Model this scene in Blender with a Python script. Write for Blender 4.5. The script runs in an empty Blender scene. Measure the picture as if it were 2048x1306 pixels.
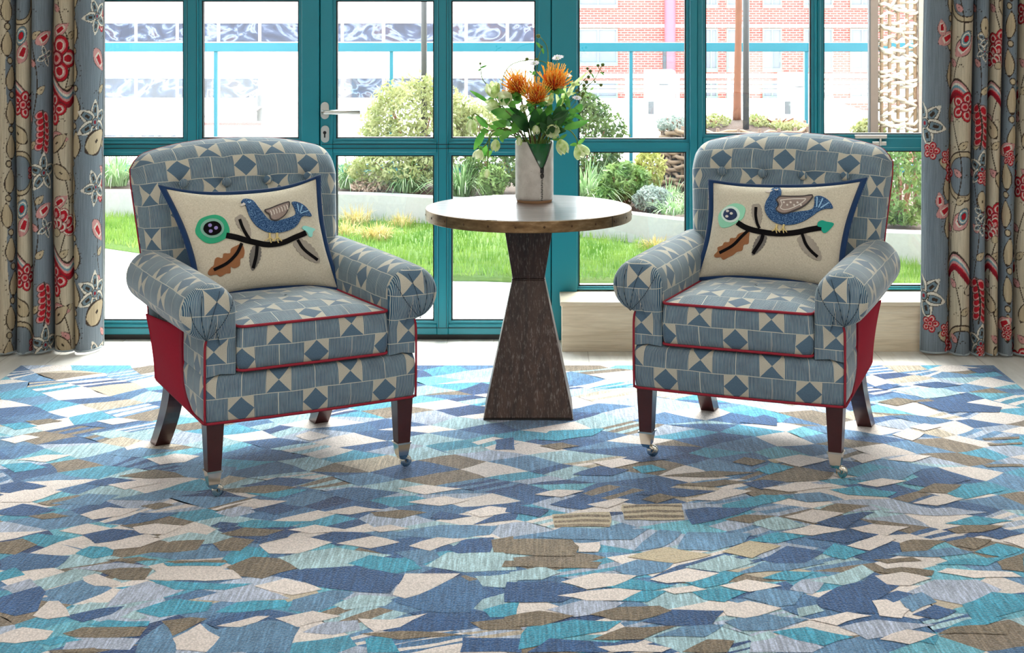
import bpy, bmesh, math, random
import numpy as np
from mathutils import Vector, Matrix, Euler
from mathutils.bvhtree import BVHTree
PI = math.pi
SC = bpy.context.scene
COL = SC.collection
random.seed(7)
RNG = np.random.default_rng(11)
# ------------------------------------------------------------------ camera model
F_PX, PX0, CAM_H = 3150.0, 1080.0, 1.4
def P(px, py, Y):
    """point of the photo at distance Y in front of the camera"""
    return Vector(((px - PX0) * Y / F_PX, Y, CAM_H - py * Y / F_PX))
def WX(px, Y=6.485): return (px - PX0) * Y / F_PX
def WZ(py, Y=6.485): return CAM_H - py * Y / F_PX
cam_data = bpy.data.cameras.new('camera')
cam_data.sensor_width = 36.0
cam_data.lens = F_PX / 2048 * 36.0
cam_data.shift_x = -(PX0 - 1024) / 2048
cam_data.shift_y = -653.0 / 2048
cam_data.clip_end = 400
cam = bpy.data.objects.new('camera', cam_data)
cam.location = (0, 0, CAM_H); cam.rotation_euler = (PI / 2, 0, 0)
COL.objects.link(cam); SC.camera = cam
# ------------------------------------------------------------------ helpers
def lin(c):
    """sRGB 0-255 -> linear"""
    out = []
    for v in c[:3]:
        v = v / 255.0
        out.append(v / 12.92 if v <= 0.04045 else ((v + 0.055) / 1.055) ** 2.4)
    return tuple(out)
def lin4(c): return lin(c) + (1.0,)
def tag(o, label=None, cat=None, group=None, kind=None):
    if label: o['label'] = label
    if cat: o['category'] = cat
    if group: o['group'] = group
    if kind: o['kind'] = kind
    return o
def empty(name, loc=(0, 0, 0), rz=0.0, parent=None):
    o = bpy.data.objects.new(name, None)
    o.empty_display_size = 0.1
    o.location = loc; o.rotation_euler = (0, 0, rz)
    COL.objects.link(o)
    if parent: o.parent = parent
    return o
def thing(name, label, cat, loc=(0, 0, 0), rz=0.0, group=None, kind=None):
    return tag(empty(name, loc, rz), label, cat, group, kind)
def mk(name, V, F, m, parent=None, uv=None, col=None, smooth=True, mats=None, fmat=None):
    me = bpy.data.meshes.new(name)
    V = np.asarray(V, dtype=float)
    F = [tuple(int(i) for i in f) for f in F]
    me.from_pydata(V.tolist(), [], F)
    if mats:
        for q in mats: me.materials.append(q)
        if fmat is not None: me.polygons.foreach_set('material_index', np.asarray(fmat, dtype=np.int32))
    elif m is not None:
        me.materials.append(m)
    if smooth: me.polygons.foreach_set('use_smooth', np.ones(len(me.polygons), dtype=bool))
    if uv is not None or col is not None:
        vi = np.empty(len(me.loops), dtype=np.int32); me.loops.foreach_get('vertex_index', vi)
    if uv is not None:
        L = me.uv_layers.new(name='UVMap')
        L.data.foreach_set('uv', np.asarray(uv, dtype=np.float32)[vi].ravel())
    if col is not None:
        c = np.asarray(col, dtype=np.float32)
        if c.shape[1] == 3: c = np.concatenate([c, np.ones((len(c), 1), np.float32)], 1)
        A = me.color_attributes.new('Col', 'FLOAT_COLOR', 'POINT')
        A.data.foreach_set('color', c.ravel())
    me.update()
    o = bpy.data.objects.new(name, me); COL.objects.link(o)
    if parent: o.parent = parent
    return o
def from_bm(name, bm, m, parent=None, smooth=True):
    bmesh.ops.recalc_face_normals(bm, faces=bm.faces)
    me = bpy.data.meshes.new(name); bm.to_mesh(me); bm.free()
    if m is not None: me.materials.append(m)
    if smooth:
        me.polygons.foreach_set('use_smooth', np.ones(len(me.polygons), dtype=bool))
    o = bpy.data.objects.new(name, me); COL.objects.link(o)
    if parent: o.parent = parent
    return o
class MB:
    """collects raw geometry for one mesh"""
    def __init__(s): s.V = []; s.F = []
    def add(s, V, F):
        b = len(s.V); s.V.extend([tuple(v) for v in V]); s.F.extend([tuple(b + i for i in f) for f in F]); return s
    def box(s, x0, x1, y0, y1, z0, z1):
        V = [(x0, y0, z0), (x1, y0, z0), (x1, y1, z0), (x0, y1, z0), (x0, y0, z1), (x1, y0, z1), (x1, y1, z1), (x0, y1, z1)]
        return s.add(V, [(0, 3, 2, 1), (4, 5, 6, 7), (0, 1, 5, 4), (1, 2, 6, 5), (2, 3, 7, 6), (3, 0, 4, 7)])
    def tube(s, pts, r, n=8, closed=False, caps=True):
        V, F = tube(pts, r, n, closed, caps); return s.add(V, F)
    def build(s, name, m, parent=None, smooth=False, bevel=0.0, seg=2):
        if bevel > 0:
            bm = bmesh.new()
            vs = [bm.verts.new(v) for v in s.V]
            for f in s.F:
                try: bm.faces.new([vs[i] for i in f])
                except ValueError: pass
            bmesh.ops.bevel(bm, geom=list(bm.edges), offset=bevel, segments=seg, profile=0.5, affect='EDGES', clamp_overlap=True)
            o = from_bm(name, bm, m, parent, smooth)
            return o
        return mk(name, s.V, s.F, m, parent, smooth=smooth)
def tube(pts, r, n=8, closed=False, caps=True):
    pts = [Vector(p) for p in pts]
    k = len(pts); R = r if hasattr(r, '__len__') else [r] * k
    V, F = [], []
    up = None
    for i, p in enumerate(pts):
        a = pts[(i - 1) % k] if (closed or i > 0) else p
        b = pts[(i + 1) % k] if (closed or i < k - 1) else p
        t = (b - a)
        t = t.normalized() if t.length > 1e-9 else Vector((0, 0, 1))
        if up is None:
            up = Vector((0, 0, 1)) if abs(t.z) < 0.9 else Vector((1, 0, 0))
        s_ = t.cross(up)
        if s_.length < 1e-6: s_ = t.cross(Vector((1, 0.3, 0)))
        s_.normalize(); u = s_.cross(t).normalized(); up = u
        for j in range(n):
            an = 2 * PI * j / n
            V.append(p + (s_ * math.cos(an) + u * math.sin(an)) * R[i])
    for i in range(k if closed else k - 1):
        for j in range(n):
            a, b = i * n + j, i * n + (j + 1) % n
            c, d = ((i + 1) % k) * n + (j + 1) % n, ((i + 1) % k) * n + j
            F.append((a, b, c, d))
    if caps and not closed:
        F.append(tuple(range(n - 1, -1, -1))); F.append(tuple((k - 1) * n + j for j in range(n)))
    return V, F
def lathe(prof, n=48, c=(0, 0, 0)):
    V, F = [], []
    for (r, z) in prof:
        for j in range(n):
            a = 2 * PI * j / n
            V.append((c[0] + r * math.cos(a), c[1] + r * math.sin(a), c[2] + z))
    for i in range(len(prof) - 1):
        for j in range(n):
            F.append((i * n + j, i * n + (j + 1) % n, (i + 1) * n + (j + 1) % n, (i + 1) * n + j))
    return V, F
def grid_faces(nu, nv, wrap=False):
    F = []
    for j in range(nv - 1):
        for i in range(nu if wrap else nu - 1):
            i2 = (i + 1) % nu
            F.append((j * nu + i, j * nu + i2, (j + 1) * nu + i2, (j + 1) * nu + i))
    return F
def smooth_path(pts, n=8, closed=False):
    """Catmull-Rom"""
    pts = [Vector(p) for p in pts]; k = len(pts); out = []
    for i in range(k if closed else k - 1):
        p0 = pts[(i - 1) % k] if (closed or i > 0) else pts[0] * 2 - pts[1]
        p1 = pts[i]; p2 = pts[(i + 1) % k]
        p3 = pts[(i + 2) % k] if (closed or i < k - 2) else pts[-1] * 2 - pts[-2]
        for j in range(n):
            t = j / n
            out.append(0.5 * ((2 * p1) + (p2 - p0) * t + (2 * p0 - 5 * p1 + 4 * p2 - p3) * t * t + (3 * p1 - p0 - 3 * p2 + p3) * t ** 3))
    if not closed: out.append(pts[-1])
    return out
# ------------------------------------------------------------------ node helpers
class NG:
    """tiny expression builder for shader math"""
    def __init__(s, name):
        s.m = bpy.data.materials.new(name); s.m.use_nodes = True
        s.t = s.m.node_tree; s.t.nodes.clear()
        s.out = s.t.nodes.new('ShaderNodeOutputMaterial')
    def n(s, typ, **kw):
        nd = s.t.nodes.new(typ)
        for k, v in kw.items(): setattr(nd, k, v)
        return nd
    def set(s, sock, v):
        if isinstance(v, E): s.t.links.new(v.s, sock)
        elif isinstance(v, bpy.types.NodeSocket): s.t.links.new(v, sock)
        else: sock.default_value = v
    def math(s, op, a, b=None, c=None):
        nd = s.n('ShaderNodeMath', operation=op)
        s.set(nd.inputs[0], a)
        if b is not None: s.set(nd.inputs[1], b)
        if c is not None: s.set(nd.inputs[2], c)
        return E(s, nd.outputs[0])
    def mix(s, f, a, b, blend='MIX'):
        nd = s.n('ShaderNodeMix', data_type='RGBA', blend_type=blend)
        s.set(nd.inputs['Factor'], f); s.set(nd.inputs[6], a); s.set(nd.inputs[7], b)
        return nd.outputs[2]
    def coord(s, which='Object'):
        return s.n('ShaderNodeTexCoord').outputs[which]
    def mapping(s, vec, scale=(1, 1, 1), rot=(0, 0, 0), loc=(0, 0, 0)):
        nd = s.n('ShaderNodeMapping'); s.set(nd.inputs[0], vec)
        nd.inputs['Scale'].default_value = scale; nd.inputs['Rotation'].default_value = rot; nd.inputs['Location'].default_value = loc
        return nd.outputs[0]
    def noise(s, vec, scale=5, detail=3, rough=0.5, dist=0.0):
        nd = s.n('ShaderNodeTexNoise'); s.set(nd.inputs['Vector'], vec)
        nd.inputs['Scale'].default_value = scale; nd.inputs['Detail'].default_value = detail
        nd.inputs['Roughness'].default_value = rough; nd.inputs['Distortion'].default_value = dist
        return E(s, nd.outputs[0])
    def ramp(s, f, stops):
        nd = s.n('ShaderNodeValToRGB'); s.set(nd.inputs[0], f)
        el = nd.color_ramp.elements
        while len(el) < len(stops): el.new(0.5)
        for e, (p, c) in zip(el, stops): e.position = p; e.color = c if len(c) == 4 else tuple(c) + (1,)
        return nd.outputs[0]
    def sep(s, vec):
        nd = s.n('ShaderNodeSeparateXYZ'); s.set(nd.inputs[0], vec)
        return [E(s, o) for o in nd.outputs]
    def bump(s, h, strength=0.3, dist=0.01):
        nd = s.n('ShaderNodeBump'); s.set(nd.inputs['Height'], h)
        nd.inputs['Strength'].default_value = strength; nd.inputs['Distance'].default_value = dist
        return nd.outputs[0]
    def pbr(s, color, rough=0.6, metal=0.0, normal=None, spec=None, **kw):
        b = s.n('ShaderNodeBsdfPrincipled')
        s.set(b.inputs['Base Color'], color); s.set(b.inputs['Roughness'], rough); s.set(b.inputs['Metallic'], metal)
        if spec is not None: s.set(b.inputs['Specular IOR Level'], spec)
        if normal is not None: s.set(b.inputs['Normal'], normal)
        for k, v in kw.items(): s.set(b.inputs[k.replace('_', ' ')], v)
        s.t.links.new(b.outputs[0], s.out.inputs[0])
        return b
class E:
    def __init__(s, g, sock): s.g = g; s.s = sock
    def __add__(s, o): return s.g.math('ADD', s, o)
    def __radd__(s, o): return s.g.math('ADD', s, o)
    def __sub__(s, o): return s.g.math('SUBTRACT', s, o)
    def __rsub__(s, o): return s.g.math('SUBTRACT', o, s)
    def __mul__(s, o): return s.g.math('MULTIPLY', s, o)
    def __rmul__(s, o): return s.g.math('MULTIPLY', s, o)
    def __truediv__(s, o): return s.g.math('DIVIDE', s, o)
    def floor(s): return s.g.math('FLOOR', s)
    def abs(s): return s.g.math('ABSOLUTE', s)
    def sin(s): return s.g.math('SINE', s)
    def mod(s, o): return s.g.math('FLOORED_MODULO', s, o)
    def lt(s, o): return s.g.math('LESS_THAN', s, o)
    def gt(s, o): return s.g.math('GREATER_THAN', s, o)
    def max(s, o): return s.g.math('MAXIMUM', s, o)
    def min(s, o): return s.g.math('MINIMUM', s, o)
def simple(name, c, rough=0.6, metal=0.0, var=0.12, scale=40.0, bump=0.0, spec=None, **kw):
    g = NG(name)
    co = g.coord('Object')
    nz = g.noise(co, scale, 4, 0.6)
    c = lin(c)
    a = tuple(max(0, v * (1 - var)) for v in c) + (1,); b = tuple(min(1, v * (1 + var)) for v in c) + (1,)
    color = g.mix(nz, a, b)
    nrm = g.bump(nz, bump, 0.004) if bump > 0 else None
    g.pbr(color, rough, metal, nrm, spec, **kw)
    return g.m
def leafy(name, c1, c2, rough=0.45, scale=18.0, trans=0.35):
    """foliage: diffuse + translucent"""
    g = NG(name)
    nz = g.noise(g.coord('Object'), scale, 2, 0.5)
    col = g.ramp(nz, [(0.35, lin4(c1)), (0.65, lin4(c2))])
    b = g.pbr(col, rough, 0.0, None, 0.35)
    tr = g.n('ShaderNodeBsdfTranslucent'); g.set(tr.inputs[0], col)
    mx = g.n('ShaderNodeMixShader'); mx.inputs[0].default_value = trans
    g.t.links.new(b.outputs[0], mx.inputs[1]); g.t.links.new(tr.outputs[0], mx.inputs[2])
    g.t.links.new(mx.outputs[0], g.out.inputs[0])
    return g.m
def attr_mat(name, rough=0.9, bump_scale=400.0, bump=0.3, streak=None, var=0.12, sheen=0.0):
    g = NG(name)
    at = g.n('ShaderNodeAttribute', attribute_name='Col')
    co = g.coord('Object')
    col = at.outputs['Color']
    nz = g.noise(co, bump_scale, 2, 0.6)
    f = nz
    col = g.mix(1.0, col, g.ramp(f, [(0.25, (1 - var,) * 3), (0.75, (1 + var,) * 3)]), 'MULTIPLY')
    if streak:
        st = g.noise(g.mapping(co, streak), 1.0, 3, 0.6)
        col = g.mix(1.0, col, g.ramp(st, [(0.3, (0.80,) * 3), (0.7, (1.22,) * 3)]), 'MULTIPLY')
    kw = {}
    if sheen: kw['Sheen_Weight'] = sheen
    g.pbr(col, rough, 0.0, g.bump(nz, bump, 0.003), 0.2, **kw)
    return g.m
SKY, SUN, FILL, EXPO = 5.0, 13.0, 15.0, 0.42
# ------------------------------------------------------------------ materials of the room
def floor_mat():
    g = NG('pale_oak_boards')
    co = g.coord('Object')
    x, y, z = g.sep(co)
    bid = (x / 0.19).floor()
    off = (bid * 12.9898).sin() * 3.0
    seam = ((x / 0.19).mod(1.0) - 0.5).abs().gt(0.488)
    v = g.n('ShaderNodeCombineXYZ'); g.set(v.inputs[0], x * 14.0 + off * 7.0); g.set(v.inputs[1], y * 1.6 + off * 4.0)
    nz = g.noise(v.outputs[0], 1.4, 5, 0.6, 0.4)
    col = g.ramp(nz, [(0.3, lin4((206, 200, 191))), (0.5, lin4((221, 216, 208))), (0.72, lin4((232, 228, 222)))])
    col = g.mix(seam * 0.5, col, lin4((150, 140, 128)))
    g.pbr(col, 0.42, 0.0, g.bump(nz, 0.08, 0.002), 0.4)
    return g.m
def oak_mat():
    g = NG('limed_oak')
    co = g.coord('Object')
    v = g.mapping(co, (1.2, 6.0, 22.0))
    nz = g.noise(v, 1.6, 6, 0.62, 1.2)
    fine = g.noise(g.mapping(co, (6, 40, 160)), 1.5, 3, 0.7)
    col = g.ramp(nz, [(0.28, lin4((196, 176, 148))), (0.5, lin4((214, 197, 171))), (0.75, lin4((228, 215, 193)))])
    col = g.mix(1.0, col, g.ramp(fine, [(0.35, (0.9,) * 3), (0.6, (1.03,) * 3)]), 'MULTIPLY')
    g.pbr(col, 0.5, 0.0, g.bump(fine, 0.12, 0.002), 0.35)
    return g.m
def glass_mat():
    g = NG('window_glass')
    tr = g.n('ShaderNodeBsdfTransparent'); tr.inputs[0].default_value = (0.96, 0.985, 0.98, 1)
    gl = g.n('ShaderNodeBsdfGlossy'); gl.inputs[0].default_value = (1, 1, 1, 1); gl.inputs['Roughness'].default_value = 0.01
    ge = g.n('ShaderNodeNewGeometry'); dp = g.n('ShaderNodeVectorMath', operation='DOT_PRODUCT')
    g.set(dp.inputs[0], ge.outputs['Incoming']); g.set(dp.inputs[1], ge.outputs['Normal'])
    k = 1.0 - E(g, dp.outputs['Value']).abs()
    fr = (g.math('POWER', k, 5.0) * 0.96 + 0.035)          # thin-pane reflectance
    mx = g.n('ShaderNodeMixShader')
    g.set(mx.inputs[0], fr); g.t.links.new(tr.outputs[0], mx.inputs[1]); g.t.links.new(gl.outputs[0], mx.inputs[2])
    g.t.links.new(mx.outputs[0], g.out.inputs[0])
    return g.m
M = {}
M['floor'] = floor_mat()
M['oak'] = oak_mat()
M['glass'] = glass_mat()
M['wall'] = simple('painted_plaster', (232, 229, 222), 0.9, var=0.03, scale=30)
M['ceil'] = simple('ceiling_paint', (240, 239, 236), 0.9, var=0.02)
M['teal'] = simple('teal_paint', (0, 124, 140), 0.38, var=0.04, scale=8)
M['gasket'] = simple('black_gasket', (16, 18, 20), 0.5)
M['steel'] = simple('brushed_steel', (205, 203, 198), 0.28, 1.0, var=0.05, scale=200)
M['white_metal'] = simple('white_metal', (236, 236, 232), 0.35, 0.0, var=0.02)
M['dark'] = simple('dark_slot', (25, 24, 24), 0.6)
# ------------------------------------------------------------------ room shell
RX0, RX1, RY0, RY1, RZ = -3.3, 3.3, -2.2, 6.56, 2.75
def struct(name, mb, m, bevel=0.0):
    o = mb.build(name, m, None, False, bevel); o['kind'] = 'structure'; return o
struct('floor', MB().box(RX0, RX1, RY0, RY1 - 0.0, -0.08, 0.0), M['floor'])
struct('ceiling', MB().box(RX0 - .1, RX1 + .1, RY0 - .1, RY1 + .2, RZ, RZ + 0.1), M['ceil'])
struct('wall_left', MB().box(RX0 - 0.12, RX0, RY0, RY1 + .2, 0, RZ), M['wall'])
struct('wall_right', MB().box(RX1, RX1 + 0.12, RY0, RY1 + .2, 0, RZ), M['wall'])
struct('wall_back', MB().box(RX0, RX1, RY0 - 0.12, RY0, 0, RZ), M['wall'])
YF, YG = 6.485, 6.535                      # room face of the frames, plane of the glass
LX0 = WX(183)
DOOR_H = 2.42
wf = MB()
wf.box(RX0, LX0 - 0.02, YF, YF + 0.2, 0, RZ)
wf.box(LX0 - 0.02, WX(1985), YF, YF + 0.2, DOOR_H + 0.09, RZ)
wf.box(WX(1985), RX1, YF, YF + 0.2, 0, RZ)
wf.box(WX(1105), WX(1985), YF + 0.055, YF + 0.2, 0, WZ(578) - 0.012)
struct('wall_front', wf, M['wall'])
struct('trim_1', MB().box(LX0 - .02, WX(1985), YF - 0.0, YF + 0.1, DOOR_H, DOOR_H + 0.09), M['teal'])
# ------------------------------------------------------------------ glazing
def frame_bar(mb, x0, x1, z0, z1, y0=YF, y1=YF + 0.085): mb.box(x0, x1, y0, y1, z0, z1)
def glazed(name, xs, zs, x0, x1, z0, z1, inner=0.0):
    """a leaf or fixed light.  xs: [(pane x0, x1)...], zs: [(pane z0, z1)...]; bars fill everything else"""
    root = empty(name); root['kind'] = 'structure'
    f = MB()
    xe = [x0] + [v for p in xs for v in p] + [x1]
    ze = [z0] + [v for p in zs for v in p] + [z1]
    b = 0.012                               # glazing bead, set a little back
    for i in range(0, len(xe), 2): frame_bar(f, xe[i] + (b if i else 0), xe[i + 1] - (b if i + 2 < len(xe) else 0), z0, z1)
    for j in range(0, len(ze), 2):
        for i in range(1, len(xe) - 1, 2):
            frame_bar(f, xe[i] - b, xe[i + 1] + b, ze[j] + (b if j else 0), ze[j + 1] - (b if j + 2 < len(ze) else 0), YF + 0.002)
    f.build('frame', M['teal'], root, False, 0.0025, 1)
    bead = MB(); gk = MB()
    for (a, c) in xs:
        for (d, e) in zs:
            for (q0, q1, w, mb, yy) in ((YF + 0.010, YG - 0.004, b, bead, 0), (YG - 0.030, YG - 0.001, 0.0055, gk, 1)):
                if yy == 0:
                    mb.box(a - w, a, q0, q1, d - w, e + w); mb.box(c, c + w, q0, q1, d - w, e + w)
                    mb.box(a, c, q0, q1, d - w, d); mb.box(a, c, q0, q1, e, e + w)
                else:
                    mb.box(a, a + w, q0, q1, d, e); mb.box(c - w, c, q0, q1, d, e)
                    mb.box(a + w, c - w, q0, q1, d, d + w); mb.box(a + w, c - w, q0, q1, e - w, e)
            mb = MB().box(a - 0.005, c + 0.005, YG, YG + 0.006, d - 0.005, e + 0.005)
            mb.build('pane', M['glass'], root)
    bead.build('bead', M['teal'], root, False)
    gk.build('gasket', M['gasket'], root)
    return root
zb, zt0, zt1, zu = WZ(643), WZ(311), WZ(278), WZ(1)
rows = [(zb, zt0), (zt1, zu), (zu + 0.066, DOOR_H - 0.08)]
d1 = glazed('door_1', [(WX(201), WX(366)), (WX(402), WX(597))], rows, LX0 - 0.02, WX(638.5), 0.022, DOOR_H)
d2 = glazed('door_2', [(WX(671), WX(868)), (WX(902), WX(1071))], rows, WX(640.5), WX(1102), 0.022, DOOR_H)
struct('trim_2', MB().box(LX0 - .02, WX(1105), YF + 0.012, YF + 0.08, 0.0, 0.021), M['gasket'])
struct('trim_3', MB().box(WX(1103.5), WX(1154), YF - 0.004, YF + 0.09, 0.0, DOOR_H), M['teal'], 0.002)
ws0 = WZ(577)
w1 = glazed('window_1', [(WX(1157), WX(1373))], [(WZ(574), WZ(304)), (WZ(280), DOOR_H - 0.08)], WX(1154.5), WX(1379), ws0, DOOR_H)
struct('trim_4', MB().box(WX(1379.5), WX(1394), YF - 0.012, YF + 0.09, ws0, DOOR_H), M['teal'], 0.002)
w2 = glazed('window_2', [(WX(1411), WX(1624))], [(WZ(574), WZ(302)), (WZ(270), DOOR_H - 0.08)], WX(1394.5), WX(1635), ws0, DOOR_H)
w3 = glazed('window_3', [(WX(1648), WX(1861))], [(WZ(574), WZ(302)), (WZ(270), DOOR_H - 0.08)], WX(1635.5), WX(1876), ws0, DOOR_H)
w4 = glazed('window_4', [(WX(1893), WX(1962))], [(WZ(574), WZ(302)), (WZ(270), DOOR_H - 0.08)], WX(1876.5), WX(1985), ws0, DOOR_H)
# grooves in the transoms of the doors: thin raised strips
for root, x0, x1 in ((d1, WX(185), WX(637)), (d2, WX(643), WX(1100))):
    mb = MB()
    for py in (289.0, 297.0): mb.box(x0, x1, YF - 0.0015, YF + 0.004, WZ(py) - 0.0012, WZ(py) + 0.0012)
    mb.box(x0, x1, YF - 0.0015, YF + 0.004, WZ(656) - 0.0012, WZ(656) + 0.0012)
    mb.build('rail_groove', M['gasket'], root)
    mb = MB()
    for px in ((374.5, 393) if root is d1 else (877, 893)): mb.box(WX(px) - .0008, WX(px) + .0008, YF - 0.001, YF + .004, 0.05, DOOR_H - .05)
    mb.build('stile_groove', M['gasket'], root)
for a, b in ((637.5, 641.5), (1100, 1106), (1152.5, 1157), (1377, 1382), (1391.5, 1397), (1633.5, 1637.5), (1874, 1879)):
    struct('trim_3', MB().box(WX(a), WX(b), YF + 0.05, YF + 0.082, 0.03 if a < 1110 else ws0, DOOR_H - .01), M['gasket'])
# lever handle and keyhole plate on the right leaf
def stadium(cx, cz, w, h, n=14):
    r = w / 2; pts = []
    for k in range(n + 1): a = PI * k / n; pts.append((cx + r * math.cos(a), cz + h / 2 - r + r * math.sin(a)))
    for k in range(n + 1): a = PI + PI * k / n; pts.append((cx + r * math.cos(a), cz - h / 2 + r + r * math.sin(a)))
    return pts
def plate(name, pts, y0, y1, m, parent, bevel=0.0):
    bm = bmesh.new()
    vs = [bm.verts.new((x, y1, z)) for x, z in pts]
    f = bm.faces.new(vs)
    r = bmesh.ops.extrude_face_region(bm, geom=[f])
    bmesh.ops.translate(bm, verts=[v for v in r['geom'] if isinstance(v, bmesh.types.BMVert)], vec=(0, y0 - y1, 0))
    if bevel: bmesh.ops.bevel(bm, geom=[e for e in bm.edges if all(abs(v.co.y - y0) < 1e-6 for v in e.verts)], offset=bevel, segments=2, affect='EDGES')
    return from_bm(name, bm, m, parent, False)
hx = WX(650)
lever = plate('lever_handle', stadium(hx, WZ(221), 0.034, 0.070), YF - 0.009, YF, M['steel'], d2, 0.003)
lev = MB(); lev.tube([(hx, YF - 0.005, WZ(223)), (hx, YF - 0.05, WZ(223))], 0.009, 14)
lev.tube([(hx - 0.006, YF - 0.05, WZ(223)), (hx + 0.01, YF - 0.05, WZ(223)), (WX(723), YF - 0.05, WZ(222.5))], [0.0085, 0.0095, 0.0095], 16)
lev.build('grip', M['steel'], lever, True)
key = plate('keyhole_plate', stadium(hx + 0.001, WZ(268), 0.034, 0.070), YF - 0.009, YF, M['steel'], d2, 0.003)
kk = MB(); kk.tube([(hx, YF - 0.0098, WZ(265)), (hx, YF - 0.0085, WZ(265))], 0.007, 14); kk.box(hx - .003, hx + .003, YF - .0098, YF - .0085, WZ(275), WZ(266))
kk.build('keyhole', M['dark'], key)
# casement stays
def stay(root, xa, xb, zc):
    s = MB(); s.box(WX(xa), WX(xb), YF - 0.022, YF - 0.012, WZ(zc) - 0.006, WZ(zc) + 0.009)
    s.box(WX(xb) - 0.055, WX(xb), YF - 0.014, YF, WZ(zc) - 0.006, WZ(zc) + 0.008)
    h = s.build('casement_stay', M['steel'], root, False, 0.002)
    s = MB(); s.box(WX(xb) - 0.058, WX(xb), YF - 0.012, YF, WZ(zc + 17), WZ(zc + 9.5))
    s.box(WX(xb) - 0.031, WX(xb) - 0.022, YF - 0.02, YF - 0.006, WZ(zc + 17), WZ(zc))
    s.build('catch', M['steel'], h, False, 0.002)
stay(w2, 1505, 1580, 272.5); stay(w3, 1708, 1772, 273.5)
# boxed window seat of pale oak
bx = thing('window_seat_box', 'low pale limed oak box seat running below the windows', 'window seat')
YB = 6.269
MB().box(WX(1124, YB), RX1, YB, YF + 0.05, 0, 0.182).build('box_front', M['oak'], bx, False, 0.002)
MB().box(WX(1120.5, YB), RX1, YB - 0.012, YF + 0.048, 0.183, 0.2).build('box_top', M['oak'], bx, False, 0.003)
# ------------------------------------------------------------------ printed upholstery
PER, ROW = 0.215, 0.0715
def print_mat():
    g = NG('printed_linen')
    uv = g.n('ShaderNodeUVMap'); uv.uv_map = 'UVMap'
    wob = g.noise(g.mapping(uv.outputs[0], (9, 9, 9)), 1.0, 2, 0.5)
    wob2 = g.noise(g.mapping(uv.outputs[0], (9, 9, 9), loc=(5.3, 2.1, 0)), 1.0, 2, 0.5)
    x0, y0, _ = g.sep(uv.outputs[0])
    x = x0 + (wob - 0.5) * 0.009; y = y0 + (wob2 - 0.5) * 0.008
    v = y / ROW; row = v.floor(); odd = row.mod(2.0)
    uu = x / PER + odd * 0.5 + 0.5
    colid = uu.floor()
    lx = (uu - colid - 0.5) * PER; ly = (v - row - 0.5) * ROW
    ax, ay = lx.abs(), ly.abs()
    inside = ax.lt(0.0368)
    dia = (ax / 0.0368 + ay / 0.0355).gt(1.0)
    bow = (ay / 0.0355).lt(ax / 0.0368)
    cream = inside * (dia * (1.0 - odd) + bow * odd)
    blockid = (uu * 2.0).floor()
    hl = ay.gt(ROW / 2 - 0.0011)
    vl = (ax - PER / 2).abs().lt(0.0011)
    line = (hl * (1.0 - cream)).max(vl)
    # fine warp stripes outside the motifs
    fine = g.noise(g.mapping(uv.outputs[0], (240, 14, 1)), 1.0, 2, 0.5)
    stripe = (x * (2 * PI / 0.0041) + (fine - 0.5) * 2.0).sin()
    sm = g.n('ShaderNodeMapRange'); g.set(sm.inputs[0], stripe); sm.inputs[1].default_value = -0.1; sm.inputs[2].default_value = 0.85
    stripe = E(g, sm.outputs[0])
    weave = g.noise(g.mapping(uv.outputs[0], (520, 520, 1)), 1.0, 1, 0.5)
    tone = g.noise(g.mapping(uv.outputs[0], (22, 22, 1)), 1.0, 2, 0.5)
    blue = g.ramp(tone, [(0.32, lin4((34, 72, 100))), (0.68, lin4((62, 98, 122)))])
    strip_col = g.mix(stripe * 0.80, blue, lin4((178, 186, 182)))
    motif_blue = g.mix(weave, lin4((50, 80, 104)), lin4((108, 128, 144)))
    c_cream = g.mix(weave, lin4((162, 156, 141)), lin4((202, 196, 181)))
    col = g.mix(inside, strip_col, motif_blue)
    col = g.mix(cream, col, c_cream)
    col = g.mix(line * 0.85, col, lin4((196, 193, 180)))
    g.pbr(col, 0.88, 0.0, g.bump(weave, 0.35, 0.0015), 0.2, Sheen_Weight=0.55, Sheen_Roughness=0.35)
    return g.m
M['print'] = print_mat()
M['red'] = simple('red_wool', (158, 22, 46), 0.9, var=0.10, scale=220, bump=0.25, spec=0.2)
M['pipe'] = simple('red_piping', (140, 18, 40), 0.8, var=0.08, scale=300)
M['mahog'] = simple('mahogany', (64, 27, 26), 0.28, var=0.25, scale=30)
M['nickel'] = simple('nickel', (214, 208, 196), 0.16, 1.0, var=0.04)
M['navy_thread'] = simple('dark_seam', (24, 36, 50), 0.8)
def rounded_outline(fx, fb, hw_f, hw_b, r=0.03, n=5):
    """plan outline starting at the middle of the back, anticlockwise through the left side"""
    pts = []
    cs = [(-hw_b, fb, 1, -1, PI / 2), (-hw_f, fx, 1, 1, PI), (hw_f, fx, -1, 1, 1.5 * PI), (hw_b, fb, -1, -1, 0)]
    for (cx, cy, sx, sy, a0) in cs:
        for k in range(n + 1):
            a = a0 + (PI / 2) * k / n
            pts.append((cx + sx * r + r * math.cos(a), cy + sy * r + r * math.sin(a)))
    return [(0.0, fb)] + pts + [(0.0, fb)]
def dens(pts, step=0.03):
    out = [pts[0]]
    for a, b in zip(pts, pts[1:]):
        d = math.hypot(b[0] - a[0], b[1] - a[1]); k = max(1, int(math.ceil(d / step)))
        for j in range(1, k + 1): out.append((a[0] + (b[0] - a[0]) * j / k, a[1] + (b[1] - a[1]) * j / k))
    return out
def side_hw(y): return 0.319 - 0.03 * max(0.0, min(1.0, (y + 0.03) / 0.6))
ARM_C = (0.309, 0.523); ARM_R = 0.079
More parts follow.
